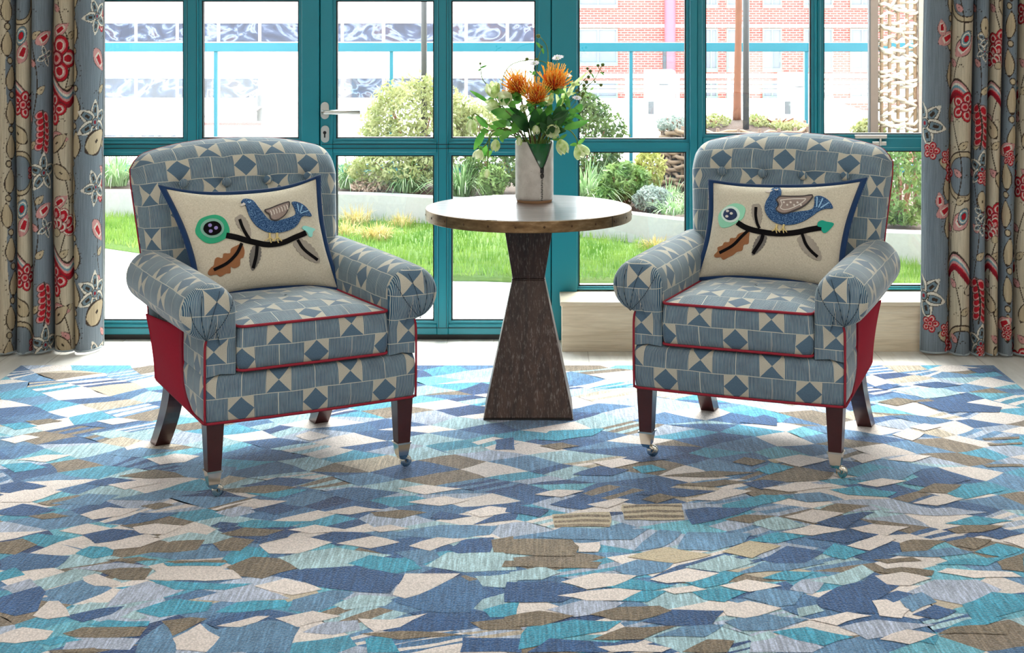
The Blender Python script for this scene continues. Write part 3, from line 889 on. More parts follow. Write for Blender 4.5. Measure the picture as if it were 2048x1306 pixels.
def art_left(A, root):
    fl = A('flower', sm2(ell(548, 568, 176, 148, 0.03), 2), M['felt_green'], 0.0, root, 0.002)
    A('flower_ring', ell(546, 558, 122, 100), M['felt_pale'], 0.002, fl)
    A('flower_centre', ell(548, 560, 93, 72, 0.02), M['felt_black'], 0.0038, fl)
    for q in ((522, 530), (583, 558), (530, 590)): A('flower_button', ell(q[0], q[1], 20, 18, 0, 14), M['thread_lilac'], 0.0055, fl)
    A('grey_leaf', scallop((810, 430), (945, 640), 66, 6), M['felt_pgrey'], 0.0, root)
    A('brown_leaf', sm2([(850, 720), (882, 790), (870, 860), (838, 880), (832, 945), (775, 975), (738, 960), (735, 1022), (690, 1030), (628, 1062), (590, 1040), (520, 1050), (500, 1020), (530, 970), (560, 945), (572, 885), (600, 860), (650, 868), (665, 820), (730, 818), (742, 770), (800, 738)], 3), M['felt_brown'], 0.0, root)
    A('dark_grey_leaf', scallop((1012, 745), (965, 1000), 66, 7), M['felt_grey'], 0.0, root)
    A('grey_leaf', scallop((1415, 685), (1665, 915), 78, 6, 0, 0.1), M['felt_pgrey'], 0.0, root)
    br = A('branch', ribbon([(690, 632), (800, 655), (900, 685), (1000, 708), (1100, 727), (1200, 724), (1300, 702), (1400, 657), (1520, 607)], 56), M['felt_black'], 0.002, root)
    for pts, w in (([(830, 465), (860, 550), (900, 625), (940, 685)], 30), ([(852, 715), (800, 820), (700, 920), (562, 992)], 32), ([(1012, 740), (1000, 850), (970, 972)], 32), ([(1432, 680), (1500, 780), (1640, 890)], 28)):
        A('twig', ribbon(pts, w), M['felt_black'], 0.0022, br)
    A('leaf_bud', sm2([(1480, 560), (1500, 535), (1560, 550), (1612, 572), (1588, 600), (1582, 645), (1552, 645), (1530, 600)], 3), M['felt_aqua'], 0.0024, root)
    bd = A('bird', sm2([(845, 288), (870, 263), (920, 262), (970, 280), (1012, 330), (1060, 390), (1100, 440), (1145, 478), (1210, 488), (1290, 465), (1375, 438), (1412, 405), (1396, 345), (1372, 292), (1430, 290), (1500, 325), (1550, 385), (1573, 436), (1510, 430), (1470, 450), (1440, 510), (1390, 560), (1300, 595), (1220, 606), (1130, 602), (1050, 567), (990, 520), (940, 450), (910, 380), (890, 320), (860, 306)], 3), M['tweed'], 0.0024, root, 0.0024)
    A('beak', [(830, 328), (868, 300), (892, 318), (850, 335)], M['thread_cream'], 0.004, bd)
    A('eye', ribbon([(910, 292), (928, 300), (945, 288)], 7), M['thread_blue'], 0.005, bd)
    wg = A('wing', sm2([(1085, 378), (1140, 362), (1230, 326), (1310, 300), (1340, 298), (1336, 350), (1300, 420), (1240, 466), (1190, 482), (1150, 466), (1132, 420), (1102, 402)], 3), M['wing_taupe'], 0.0052, bd, 0.002)
    A('wing_edge', ribbon([(1085, 378), (1140, 362), (1230, 326), (1310, 300), (1340, 298), (1336, 350), (1300, 420), (1240, 466), (1190, 482), (1150, 466), (1132, 420), (1102, 402), (1086, 380)], 10), M['thread_dark'], 0.0068, bd)
    for k in range(7):
        t = k / 6.0; x = 1140 + 170 * t; y0 = 372 - 62 * t
        A('wing_stitch', ribbon([(x, y0 + 14), (x + 12, y0 + 36), (x + 16, y0 + 62)], 9), M['thread_cream'], 0.0072, bd)
    for a, b in (((1425, 310), (1440, 388)), ((1476, 325), (1452, 400)), ((1535, 378), (1458, 408))): A('tail_stitch', ribbon([a, ((a[0] + b[0]) / 2, (a[1] + b[1]) / 2), b], 9), M['thread_blue'], 0.0052, bd)
    for x in (1135, 1210):
        A('foot', ribbon([(x, 608), (x + 2, 645), (x - 6, 668), (x - 45, 690)], 9), M['thread_yellow'], 0.0045, bd)
        A('foot', ribbon([(x + 10, 608), (x + 12, 645), (x + 10, 680), (x + 22, 712)], 9), M['thread_yellow'], 0.0047, bd)
        A('foot', ribbon([(x + 8, 650), (x + 30, 668), (x + 55, 695)], 9), M['thread_yellow'], 0.0049, bd)
def art_right(A, root):
    fl = A('flower', sm2([(305, 470), (340, 420), (400, 375), (470, 352), (540, 365), (578, 400), (575, 450), (550, 510), (490, 552), (420, 592), (350, 606), (318, 588), (300, 530)], 3), M['felt_mint'], 0.0, root, 0.002)
    A('flower_ring', ell(430, 468, 95, 84), M['felt_white'], 0.002, fl)
    A('flower_centre', ell(428, 470, 70, 60, 0.02), M['felt_navy'], 0.0038, fl)
    for q in ((403, 437), (442, 463), (397, 492)): A('flower_button', ell(q[0], q[1], 15, 13, 0, 14), M['thread_cream'], 0.0055, fl)
    A('grey_leaf', scallop((690, 358), (716, 600), 62, 7), M['felt_pgrey'], 0.0, root)
    A('brown_leaf', sm2([(620, 640), (617, 700), (610, 770), (562, 782), (545, 840), (490, 857), (450, 890), (402, 912), (350, 938), (320, 912), (270, 915), (255, 890), (290, 850), (292, 810), (340, 790), (362, 757), (412, 752), (424, 714), (480, 708), (504, 672), (560, 650)], 3), M['felt_brown'], 0.0, root)
    A('dark_grey_leaf', scallop((778, 680), (652, 892), 60, 7), M['felt_grey'], 0.0, root)
    A('grey_leaf', scallop((1152, 688), (1368, 945), 82, 7, 0, 0.1), M['felt_pgrey'], 0.0, root)
    br = A('branch', ribbon([(498, 552), (570, 597), (650, 627), (750, 648), (850, 662), (950, 667), (1050, 662), (1150, 647), (1250, 624), (1375, 604)], 56), M['felt_black'], 0.002, root)
    for pts, w in (([(693, 392), (690, 480), (705, 560), (728, 610)], 28), ([(615, 630), (540, 700), (450, 790), (312, 868)], 28), ([(765, 680), (740, 750), (660, 872)], 36), ([(1172, 672), (1208, 770), (1258, 840), (1332, 908)], 30)):
        A('twig', ribbon(pts, w), M['felt_black'], 0.0022, br)
    A('leaf_bud', sm2([(1338, 548), (1380, 528), (1424, 542), (1499, 560), (1470, 612), (1420, 656), (1390, 655), (1372, 625), (1374, 602), (1334, 590)], 3), M['felt_teal'], 0.0024, root)
    bd = A('bird', sm2([(850, 218), (880, 201), (935, 200), (956, 226), (950, 290), (930, 345), (910, 400), (922, 440), (965, 460), (1040, 452), (1150, 437), (1240, 425), (1288, 400), (1303, 345), (1305, 288), (1370, 280), (1440, 315), (1480, 365), (1489, 404), (1420, 407), (1350, 432), (1280, 482), (1200, 532), (1110, 566), (1010, 578), (920, 563), (850, 526), (800, 462), (784, 400), (800, 332), (832, 280)], 3), M['tweed'], 0.0024, root, 0.0024)
    A('beak', [(788, 241), (840, 224), (868, 228), (832, 248)], M['thread_cream'], 0.004, bd)
    A('eye', ribbon([(885, 218), (905, 226), (925, 216)], 7), M['thread_cream'], 0.005, bd)
    W = [(906, 326), (950, 292), (1060, 291), (1180, 288), (1285, 279), (1240, 346), (1180, 391), (1090, 431), (1010, 460), (950, 456), (906, 420), (932, 372)]
    A('wing', sm2(W, 3), M['wing_taupe'], 0.0052, bd, 0.002)
    A('wing_edge', ribbon(W + [W[0]], 11), M['thread_dark'], 0.0068, bd)
    A('wing_edge', ribbon([(950, 330), (1060, 318), (1170, 315), (1215, 318), (1150, 370), (1050, 415), (985, 425), (950, 405), (965, 370), (950, 330)], 9), M['thread_cream'], 0.007, bd)
    for k in range(6):
        x = 985 + 36 * k
        A('wing_stitch', ell(x, 352 + (k % 2) * 26, 11, 10, 0, 10), M['thread_cream'], 0.0072, bd)
    for a, b in (((1332, 292), (1325, 392)), ((1390, 306), (1343, 398)), ((1450, 346), (1365, 402))): A('tail_stitch', ribbon([a, ((a[0] + b[0]) / 2, (a[1] + b[1]) / 2), b], 11), M['thread_blue'], 0.0052, bd)
    for x in (908, 980):
        A('foot', ribbon([(x, 572), (x - 8, 605), (x - 22, 630), (x - 46, 640)], 9), M['thread_yellow'], 0.0045, bd)
        A('foot', ribbon([(x + 10, 574), (x + 2, 610), (x - 2, 635), (x + 4, 662)], 9), M['thread_yellow'], 0.0047, bd)
        A('foot', ribbon([(x, 610), (x + 16, 630), (x + 36, 655)], 9), M['thread_yellow'], 0.0049, bd)
build_pillow('linen bird cushion with dark green flower, leaning in the armchair before the double doors', LOC_A, ROT_A,
             [(320, 373, .47), (639, 352, .49), (683, 581, .345), (398, 606, .345)], art_left, (320, 350), 5.2243, 0.060, 'bird cushions on the armchairs')
build_pillow('linen bird cushion with pale mint flower, leaning in the armchair before the oak box seat', LOC_B, ROT_B,
             [(1419, 361, .49), (1732, 358, .47), (1683, 586, .345), (1388, 560, .345)], art_right, (1380, 340), 5.2237, 0.060, 'bird cushions on the armchairs', 0.105)
RT = {
'A': {
'C': "0,1180 90,1150 215,1165 185,1200 60,1215 0,1210|130,1105 195,1045 235,1045 280,1105 190,1118|330,950 385,935 485,970 470,985 380,985 335,965|580,955 640,918 930,920 970,955 820,965 640,962|1015,985 1140,955 1290,998 1170,1022|690,1195 800,1135 880,1190 825,1250 705,1240|865,1145 1030,1105 1080,1105 960,1150|1100,1115 1250,1085 1365,1105 1190,1150|1035,820 1200,785 1330,810 1190,855 1075,855|1345,815 1490,785 1600,810 1480,835|1635,825 1750,790 1875,795 1720,845|1570,1020 1620,935 1840,935 1720,1000 1620,1035|320,700 430,670 565,675 480,705 370,720|235,765 350,735 455,755 330,780|530,750 620,735 740,745 660,778 560,775|410,820 520,790 660,795 560,830 450,840|945,665 1030,640 1150,645 1040,672|430,580 560,560 650,570 500,600|585,475 700,455 800,465 740,490 640,500|0,625 100,600 250,605 120,650 0,650|60,480 180,460 290,460 180,490|0,400 90,380 160,390 60,415|1150,760 1260,740 1390,760 1240,775|1290,690 1420,665 1540,680 1400,700|1590,595 1700,580 1850,595 1700,620|1630,650 1780,625 1880,640 1760,665|1860,690 1960,665 2048,675 2048,690 1920,710|1430,1115 1560,1120 1710,1095 1600,1150 1500,1170|1470,755 1560,740 1640,755 1520,770|385,325 470,312 560,322 450,340|1180,385 1240,365 1320,385 1240,405",
'B': "250,1175 330,1150 590,1150 560,1185 300,1190|645,1125 760,1110 830,1115 690,1185|390,925 480,912 610,915 580,960 480,960|905,910 1010,868 1120,875 1190,915 1050,955 950,945|585,850 690,805 820,800 790,840 680,852|850,815 930,790 1020,800 960,845 880,845|880,775 980,750 1140,760 1060,785 920,785|0,810 90,795 150,820 60,860 0,855|475,545 620,518 700,530 740,548 600,555|890,600 1080,580 1190,590 1060,615 930,610|110,705 210,692 280,705 170,718|560,665 640,650 700,660 620,680|1480,690 1600,680 1710,690 1600,715 1500,705|420,880 560,868 640,880 520,890|1965,800 2048,785 2048,850 1975,850|1880,1130 2048,1110 2048,1160 1930,1160|1440,1175 1600,1165 1850,1180 1600,1200|100,325 200,315 250,325 150,340|665,885 900,880 910,890 700,895|250,1240 380,1232 390,1250 260,1252",
'N': "0,1030 160,985 185,1010 150,1085 60,1105 0,1090|260,1105 400,1075 500,1065 440,1100 330,1130|1130,945 1220,915 1400,905 1620,940 1560,1015 1360,1000 1260,985|960,810 1010,780 1180,770 1150,790 1040,815|1240,790 1330,768 1450,770 1520,790 1350,825|300,770 440,755 610,770 480,800 380,815|1000,680 1120,655 1220,670 1100,700|960,585 1110,550 1270,560 1160,590 1060,600|0,580 80,565 190,585 60,615 0,610|340,575 440,550 550,562 420,585|0,680 90,655 230,680 120,705 0,700|1530,1165 1680,1095 1870,1110 1830,1160 1650,1175|1840,1250 1850,1190 2048,1195 2048,1252|1720,715 1760,685 1890,705 1800,720|1890,740 2048,670 2048,720|840,745 880,728 960,735 920,760|1980,400 2048,390 2048,440 1980,440|1790,840 1850,800 1975,790 1960,850 1830,855",
'D': "0,880 80,850 280,865 230,910 60,930 0,920|1560,1040 1840,945 1960,1010 1880,1090 1700,1085|410,735 560,690 720,690 620,720 500,740|1270,610 1400,590 1600,610 1450,650",
'T': "540,1085 700,1035 850,1050 830,1085 640,1110|860,1090 950,1050 1140,1040 1170,1065 1020,1085|885,880 960,825 1060,835 1080,865 940,905|1390,895 1480,860 1650,880 1690,915 1560,940|300,855 360,825 460,830 450,860 370,875|60,800 150,775 290,790 180,830|930,735 1010,720 1250,725 1150,750 980,755|350,1140 430,1120 600,1125 590,1145 450,1150|0,930 60,910 100,940 0,965|590,960 1010,975 900,1000 700,1000|930,600 1090,590 1230,600 1100,635|0,500 120,490 190,510 60,530|1460,1195 1560,1180 1600,1252 1470,1252|130,1210 230,1185 330,1200 200,1225|655,892 910,892 880,905 670,905|1930,1080 2048,1045 2048,1110 1960,1110|0,340 90,330 150,345 60,360",
'S': "820,1252 860,1160 1090,1120 1200,1150 1160,1252|1150,1080 1170,1040 1330,1000 1420,1010 1330,1065 1240,1095|150,1010 330,960 420,990 260,1045|1530,780 1760,740 1990,745 1960,780 1800,800|560,860 850,820 900,870 700,880|600,545 780,500 950,510 880,560|540,1252 560,1200 660,1130 720,1200 700,1252|200,655 350,615 480,620 400,660|430,640 640,600 820,610 620,645|1580,850 1740,830 1760,870 1680,900|420,455 560,430 700,440 560,470",
'L': "410,1070 480,1000 590,965 740,1000 620,1040|780,1040 940,990 1000,985 1160,1035 940,1050|1210,1170 1300,1130 1430,1120 1440,1160 1330,1180|250,1240 270,1195 420,1188 560,1195 520,1240|270,915 480,890 600,905 430,925|860,690 1000,655 1020,690 930,710|0,990 120,955 180,990 60,1020",
'W': "1110,870 1200,850 1350,830 1570,860 1410,905 1230,930 1190,915|130,965 300,915 420,930 330,960 180,1000|210,1100 360,1050 440,1050 400,1080 290,1110|1330,1060 1440,1020 1600,1030 1540,1065 1380,1080|1700,905 1790,850 2048,850 2048,920 1860,930|1900,945 2048,930 2048,990 1930,985|480,1110 540,1080 590,1110 540,1120|630,800 760,770 900,790 830,795 700,815|360,375 460,360 550,375 440,395",
},
'B': {
'C': "195,970 330,935 500,945 410,985 300,1000|180,1025 310,1005 420,995 520,1005 440,1045 300,1045|550,960 700,915 830,935 720,970 620,975|600,1000 720,985 780,1000 650,1018|830,985 940,960 1080,985 950,1010|840,1075 940,1045 1080,1075 930,1115 860,1105|1190,1120 1340,1090 1440,1105 1300,1145|1450,945 1560,930 1680,955 1590,985 1500,980|1440,1045 1500,1040 1590,1080 1560,1115 1470,1105|1090,710 1200,680 1330,695 1210,735|1080,770 1200,740 1340,760 1200,785|1350,755 1440,738 1590,750 1500,785 1400,770|1340,825 1470,780 1540,795 1430,845|700,640 840,595 960,605 820,645|1600,655 1690,625 1810,635 1700,665|1700,930 1740,915 2000,930 2040,950 1850,955|1000,595 1170,570 1290,590 1110,610|1380,575 1480,555 1580,565 1460,590|1500,480 1590,460 1680,465 1600,490|1350,470 1410,455 1480,475 1400,495|1050,480 1150,460 1270,480 1150,510|320,490 430,475 510,490 400,515|90,620 180,600 290,605 200,630|300,660 420,635 470,640 380,675|1520,380 1580,355 1650,375 1600,405|270,815 350,810 345,850 265,850|1960,805 2048,790 2048,835|1470,1200 1580,1160 1700,1180 1590,1220|1590,350 1650,335 1720,348 1650,365|340,1230 480,1215 640,1235 600,1252 400,1252",
'B': "0,800 240,800 270,830 250,865 100,865 0,855|0,885 360,890 340,915 100,910 0,910|0,1110 110,1085 250,1105 120,1145 0,1150|310,1100 430,1070 590,1065 640,1085 500,1125 400,1120|320,1200 450,1150 660,1145 520,1200|680,1250 780,1200 890,1205 860,1252|850,720 930,700 1060,705 950,735|1230,680 1300,655 1430,665 1330,695|990,560 1110,520 1290,530 1260,560 1100,570|880,490 930,470 1020,485 960,505|1550,815 1600,800 1740,805 1660,845 1560,850|1740,760 1800,742 1970,745 1880,770 1780,775|1770,825 1820,790 1920,800 1850,840|1440,925 1560,910 1690,925 1680,945 1560,950|1700,1180 1760,1150 1990,1140 1980,1180|1620,610 1690,575 1800,580 1740,615|1940,890 2048,855 2048,930 1960,920|1440,880 1600,870 1640,885 1500,895|600,545 800,525 980,530 820,550|650,580 850,560 960,570 800,590|520,640 590,615 660,630 580,655|1460,250 1540,232 1620,245 1540,265|1880,395 2030,388 2030,396 1890,402|1900,415 2040,410 2040,418 1910,424|1880,500 2040,498 2048,508 1900,510|110,425 200,412 270,425 180,440",
'P': "460,870 620,830 800,860 650,895|840,850 950,805 1080,825 960,875|440,660 680,655 690,720 450,720|160,700 390,690 390,750 170,750|1020,480 1100,470 1130,485 1050,495",
'Q': "445,668 560,660 680,664 682,671 560,668 446,676|445,688 560,680 684,684 686,691 560,690 446,696|448,706 560,700 686,704 688,712 560,711 448,716|165,708 280,700 390,703 390,711 280,709 166,716|168,726 280,719 390,722 390,731 280,729 168,735|170,742 280,738 390,741 390,749 280,748 170,750",
'N': "690,680 780,670 980,670 900,700 720,740|1210,730 1400,690 1450,690 1330,760|920,575 1010,560 1110,565 1000,600|1180,795 1340,765 1480,780 1330,815|990,880 1100,825 1250,850 1170,895 1050,895|1215,1040 1300,990 1410,965 1450,930 1550,985 1480,1030 1440,1050 1455,1095 1330,1095 1230,1070|1600,1100 1690,1060 1780,1085 1700,1120|0,970 150,965 300,1000 200,1050 0,1050|520,1130 640,1080 850,1085 800,1140 620,1145|60,1252 150,1195 440,1215 380,1252|490,620 620,590 820,605 690,630|1560,575 1640,545 1840,560 1700,595|1860,780 1960,755 2048,775 1950,800|150,660 280,615 400,645 280,680|0,690 0,660 150,680 110,710|400,490 490,460 640,475 520,490|910,330 1010,300 1060,315 1060,345|1620,250 1750,240 1960,270 1950,290 1740,290|1820,115 1900,112 1940,125 1870,135|240,540 350,505 470,520 400,545|1440,190 1500,175 1560,185 1500,200|1600,180 1700,168 1800,182 1700,195",
'T': "25,1240 60,1150 250,1120 440,1125 380,1165 200,1195|360,990 470,955 650,985 560,1005|410,1045 520,1005 620,1005 540,1050|720,1010 830,995 940,1010 850,1050 770,1040|690,970 850,925 930,935 860,975 760,995|1000,955 1090,925 1210,930 1130,965|940,805 1060,770 1180,785 1060,815|1240,855 1290,815 1420,850 1330,880|840,660 1000,620 1130,625 1000,660 850,695|1270,600 1380,585 1540,610 1500,630 1340,620|1730,735 1850,705 2010,725 1880,745|1690,900 1760,880 1970,870 1900,905|1800,1060 1920,1010 2048,1020 2048,1080 1850,1130|1040,1170 1180,1150 1370,1190 1250,1225 1130,1200|1740,615 1830,580 1980,600 1800,640|970,520 1040,490 1130,510 1030,540|480,510 560,500 620,520 520,535|100,400 150,365 370,355 320,385 180,405|1590,1200 1700,1170 1690,1220|1730,1160 1820,1120 1980,1110 1900,1140|1850,850 1940,815 2048,840 1960,870",
'S': "100,790 200,750 550,755 480,800|400,920 500,880 650,890 600,930 480,950|660,840 700,770 960,775 930,810 800,845|920,1030 1000,990 1170,1010 1130,1060 1060,1070|850,1130 960,1090 1090,1110 1190,1120 1060,1160 920,1165|560,1190 700,1140 850,1140 770,1190|880,940 1000,890 1200,870 1250,895 1100,925|1550,1040 1640,1010 1700,1050 1600,1090|480,850 590,760 680,770 600,830|1500,860 1560,850 1760,830 1850,850 1700,870|1340,560 1480,515 1640,520 1560,560|1060,620 1230,610 1330,640 1180,650",
'L': "140,1080 290,1040 450,1050 400,1085 250,1110|1110,1000 1160,960 1260,945 1230,1000 1200,1020|1580,1010 1690,960 1860,960 1960,1000 1800,1060|960,1195 1080,1180 1250,1230 1200,1252 950,1252|1310,1150 1460,1120 1700,1140 1560,1170 1420,1200|1480,690 1570,680 1750,670 1900,690 1700,705|1260,640 1400,640 1480,680 1360,690",
'W': "690,910 850,860 970,890 830,930|1190,965 1400,900 1450,930 1340,985|1220,1060 1250,1085 1150,1110 1140,1075|1030,1165 1060,1190 960,1210 940,1195|1000,700 1100,715 1180,745 1050,765 960,740|0,930 120,905 200,930 120,960 0,965|1530,200 1700,190 1800,215 1650,235",
}}
RCOL = {'C': (226, 213, 206), 'B': (124, 110, 92), 'P': (196, 180, 152), 'Q': (128, 112, 94), 'N': (52, 86, 130), 'D': (70, 108, 148), 'T': (66, 152, 178), 'S': (98, 136, 168), 'L': (168, 176, 194), 'W': (164, 192, 198)}
# ------------------------------------------------------------------ patchwork rug
RUG_Z = 0.012
def build_rug():
    rng = random.Random(23)
    X0, X1, Y0, Y1 = -1.97, 1.722, 2.75, 5.985
    PALV = [((226, 214, 207), 26), ((58, 92, 134), 13), ((96, 134, 168), 16), ((76, 114, 152), 9), ((78, 152, 178), 11),
            ((104, 172, 190), 5), ((160, 190, 198), 12), ((166, 176, 194), 11), ((128, 114, 98), 11), ((186, 172, 152), 4), ((48, 74, 116), 6)]
    pal = [lin(c) for c, w in PALV for _ in range(w)]
    ax, ay = 0.118, 0.070
    bx_, by_ = 0.092, -0.080
    NI, NJ = 64, 64
    pts = {}
    for i in range(-NI, NI):
        for j in range(-NJ, NJ):
            x = -0.1 + i * ax + j * bx_; y = 4.3 + i * ay + j * by_
            x += 0.10 * math.sin(y * 1.9 + 0.5) + 0.05 * math.sin(x * 2.3)
            y += 0.09 * math.sin(x * 1.5 + 1.0) + 0.03 * math.sin(x * 4.1 + y)
            pts[i, j] = (x + rng.uniform(-.036, .036), y + rng.uniform(-.030, .030))
    V, F, Cc = [], [], []
    def inside(c): return X0 - .25 < c[0] < X1 + .25 and Y0 - .25 < c[1] < Y1 + .25
    def clip(poly):
        def cut(pl, f, inter):
            out = []
            for k in range(len(pl)):
                a, b = pl[k - 1], pl[k]
                fa, fb = f(a), f(b)
                if fa != fb: out.append(inter(a, b))
                if fb: out.append(b)
            return out
        def ix(v): return lambda a, b: (v, a[1] + (b[1] - a[1]) * (v - a[0]) / (b[0] - a[0]))
        def iy(v): return lambda a, b: (a[0] + (b[0] - a[0]) * (v - a[1]) / (b[1] - a[1]), v)
        for f, it in ((lambda q: q[0] >= X0, ix(X0)), (lambda q: q[0] <= X1, ix(X1)), (lambda q: q[1] >= Y0, iy(Y0)), (lambda q: q[1] <= Y1, iy(Y1))):
            if len(poly) < 3: return []
            poly = cut(poly, f, it)
        return poly
    wob = {}
    def edge(a, b):
        """slightly hand-cut edge shared by both neighbours"""
        key = (a, b) if a < b else (b, a)
        if key not in wob:
            p, q = key; r = random.Random(hash(key) & 0xffffff)
            L = math.hypot(q[0] - p[0], q[1] - p[1]); n = (-(q[1] - p[1]) / (L + 1e-9), (q[0] - p[0]) / (L + 1e-9))
            k = max(2, int(L / 0.035)); mid = []
            bow = r.uniform(-1, 1) * min(0.008, L * .05)
            for s in range(1, k):
                t = s / k; o = bow * math.sin(PI * t) + r.uniform(-1, 1) * min(.003, L * .02)
                mid.append((p[0] + (q[0] - p[0]) * t + n[0] * o, p[1] + (q[1] - p[1]) * t + n[1] * o))
            wob[key] = mid
        m = wob[key]
        return m if (a, b) == key else m[::-1]
    def add(poly, c):
        full = []
        for k in range(len(poly)):
            a, b = poly[k], poly[(k + 1) % len(poly)]
            full.append(a); full.extend(edge(a, b))
        full = clip(full)
        if len(full) < 3: return
        b0 = len(V)
        for q in full: V.append((q[0], q[1], RUG_Z)); Cc.append(c)
        F.append(tuple(range(b0, b0 + len(full))))
    last = {}
    def lerp(a, b, t): return (a[0] + (b[0] - a[0]) * t, a[1] + (b[1] - a[1]) * t)
    for i in range(-NI, NI - 2):
        for j in range(-NJ, NJ - 2):
            q = [pts[i, j], pts[i + 1, j], pts[i + 1, j + 1], pts[i, j + 1]]
            c0 = (sum(v[0] for v in q) / 4, sum(v[1] for v in q) / 4)
            if not inside(c0): continue
            nb = [last.get((i - 1, j)), last.get((i, j - 1)), last.get((i - 1, j - 1))]
            for _ in range(12):
                c = rng.choice(pal)
                if c not in nb: break
            # a pale patch roughly every other cell along a diagonal, as in a harlequin
            last[i, j] = c
            r = rng.random()
            def jit(c): 
                s = rng.uniform(0.9, 1.1); return tuple(v * s for v in c)
            c = jit(c)
            if r < 0.60: add(q, c)
            elif r < 0.72:
                c2 = jit(rng.choice(pal))
                add([q[0], q[1], q[2]], c); add([q[0], q[2], q[3]], c2)
            elif r < 0.86:
                t = rng.uniform(.35, .65); m1, m2 = lerp(q[0], q[3], t), lerp(q[1], q[2], t + rng.uniform(-.12, .12))
                c2 = jit(rng.choice(pal))
                add([q[0], q[1], m2, m1], c); add([m1, m2, q[2], q[3]], c2)
            else:
                n = rng.choice((4, 5, 6)); ca, cb = jit(rng.choice(pal[:26] + pal[-40:])), jit(rng.choice(pal))
                for s in range(n):
                    t0, t1 = s / n, (s + 1) / n
                    add([lerp(q[0], q[2], t0 * .98) if False else lerp(q[0], q[3], t0), lerp(q[1], q[2], t0), lerp(q[1], q[2], t1), lerp(q[0], q[3], t1)], ca if s % 2 else cb)
    # the individual lozenges that make this rug: worked on top of the ground weave
    lift = 0.0004
    for half, x_off in (('A', 0), ('B', 1024)):
        for kind in 'LWSDTNBPCQ':
            if kind not in RT[half]: continue
            for poly in RT[half][kind].split('|'):
                q = []
                for pt in poly.split():
                    a, b = pt.split(','); px = x_off + (float(a) + (rng.uniform(0, 44) if half == 'A' and a == '2048' else -rng.uniform(0, 44) if half == 'B' and a == '0' else 0)) / 2; py = 680 + float(b) / 2
                    Y = (CAM_H - RUG_Z) * F_PX / py
                    q.append((round((px - PX0) * Y / F_PX, 5), round(Y, 5)))
                s_ = rng.uniform(.92, 1.08); c = tuple(v * s_ for v in lin(RCOL[kind]))
                n0 = len(V); add(q, c); lift += 6e-6
                for i in range(n0, len(V)): V[i] = (V[i][0], V[i][1], RUG_Z + lift)
    root = thing('patchwork_rug', 'large patchwork rug of blue, teal, cream and taupe lozenges under both armchairs', 'rug', (0, 0, 0))
    g = NG('rug_wool')
    at = g.n('ShaderNodeAttribute', attribute_name='Col')
    co = g.coord('Object')
    loop = g.n('ShaderNodeTexVoronoi'); g.set(loop.inputs['Vector'], g.mapping(co, (190, 150, 1))); loop.inputs['Scale'].default_value = 1.0
    ld = E(g, loop.outputs['Distance'])
    streak = g.noise(g.mapping(co, (150, 9, 1), rot=(0, 0, 0.12)), 1.0, 3, 0.65)
    yarn = g.noise(g.mapping(co, (260, 260, 1)), 1.0, 2, 0.6)
    cloud = g.noise(g.mapping(co, (6, 6, 1)), 1.0, 2, 0.5)
    sat = g.n('ShaderNodeSeparateColor'); g.set(sat.inputs[0], at.outputs['Color'])
    pale = E(g, sat.outputs[0]).lt(0.5)                     # the blues are space-dyed, the creams are plain
    fleck = g.ramp(streak, [(0.34, (0.70,) * 3), (0.5, (1.0,) * 3), (0.66, (1.5,) * 3)])
    col = g.mix(pale * 0.9 + 0.1, at.outputs['Color'], g.mix(1.0, at.outputs['Color'], fleck, 'MULTIPLY'))
    col = g.mix(1.0, col, g.ramp(yarn, [(0.3, (0.86,) * 3), (0.7, (1.12,) * 3)]), 'MULTIPLY')
    col = g.mix(1.0, col, g.ramp(ld, [(0.2, (1.06,) * 3), (0.75, (0.78,) * 3)]), 'MULTIPLY')
    g.pbr(col, 0.95, 0.0, g.bump(ld * -1.0 + yarn * 0.6 + streak * 0.3, 0.45, 0.004), 0.1, Sheen_Weight=0.42, Sheen_Roughness=0.35)
    o = mk('woven_pile', V, F, g.m, root, smooth=False)
    # per-patch colour
    A = o.data.color_attributes.new('Col', 'FLOAT_COLOR', 'POINT')
    c = np.array(Cc, dtype=np.float32); c = np.concatenate([c, np.ones((len(c), 1), np.float32)], 1)
    A.data.foreach_set('color', c.ravel())
    MB().box(X0 + .001, X1 - .001, Y0 + .001, Y1 - .001, 0.0005, RUG_Z - 0.0002).build('backing', simple('rug_backing', (104, 132, 160), 0.95), root)
    bd = MB()
    bd.tube([(X0, Y1, .006), (X1, Y1, .006)], 0.006, 6); bd.tube([(X1, Y1, .006), (X1, Y0, .006)], 0.006, 6); bd.tube([(X0, Y1, .006), (X0, Y0, .006)], 0.006, 6)
    bd.build('bound_edge', simple('rug_binding', (150, 172, 188), 0.95, var=0.2, scale=60), root, True)
build_rug()
# ------------------------------------------------------------------ pedestal table
def dark_wood():
    g = NG('cerused_oak')
    co = g.coord('Object')
    v = g.mapping(co, (22, 22, 1.6))
    ring = g.noise(v, 1.0, 5, 0.62, 1.6)
    fine = g.noise(g.mapping(co, (220, 220, 9)), 1.0, 3, 0.7)
    big = g.noise(g.mapping(co, (5, 5, 2)), 1.0, 2, 0.5)
    col = g.ramp(ring, [(0.30, lin4((38, 26, 22))), (0.5, lin4((62, 43, 36))), (0.7, lin4((80, 57, 47)))])
    col = g.mix(g.ramp(fine, [(0.54, (0, 0, 0)), (0.70, (0.6, 0.6, 0.6))]), col, lin4((150, 140, 132)))
    col = g.mix(1.0, col, g.ramp(big, [(0.3, (0.78,) * 3), (0.7, (1.2,) * 3)]), 'MULTIPLY')
    g.pbr(col, 0.45, 0.0, g.bump(fine, 0.25, 0.002), 0.4)
    return g.m
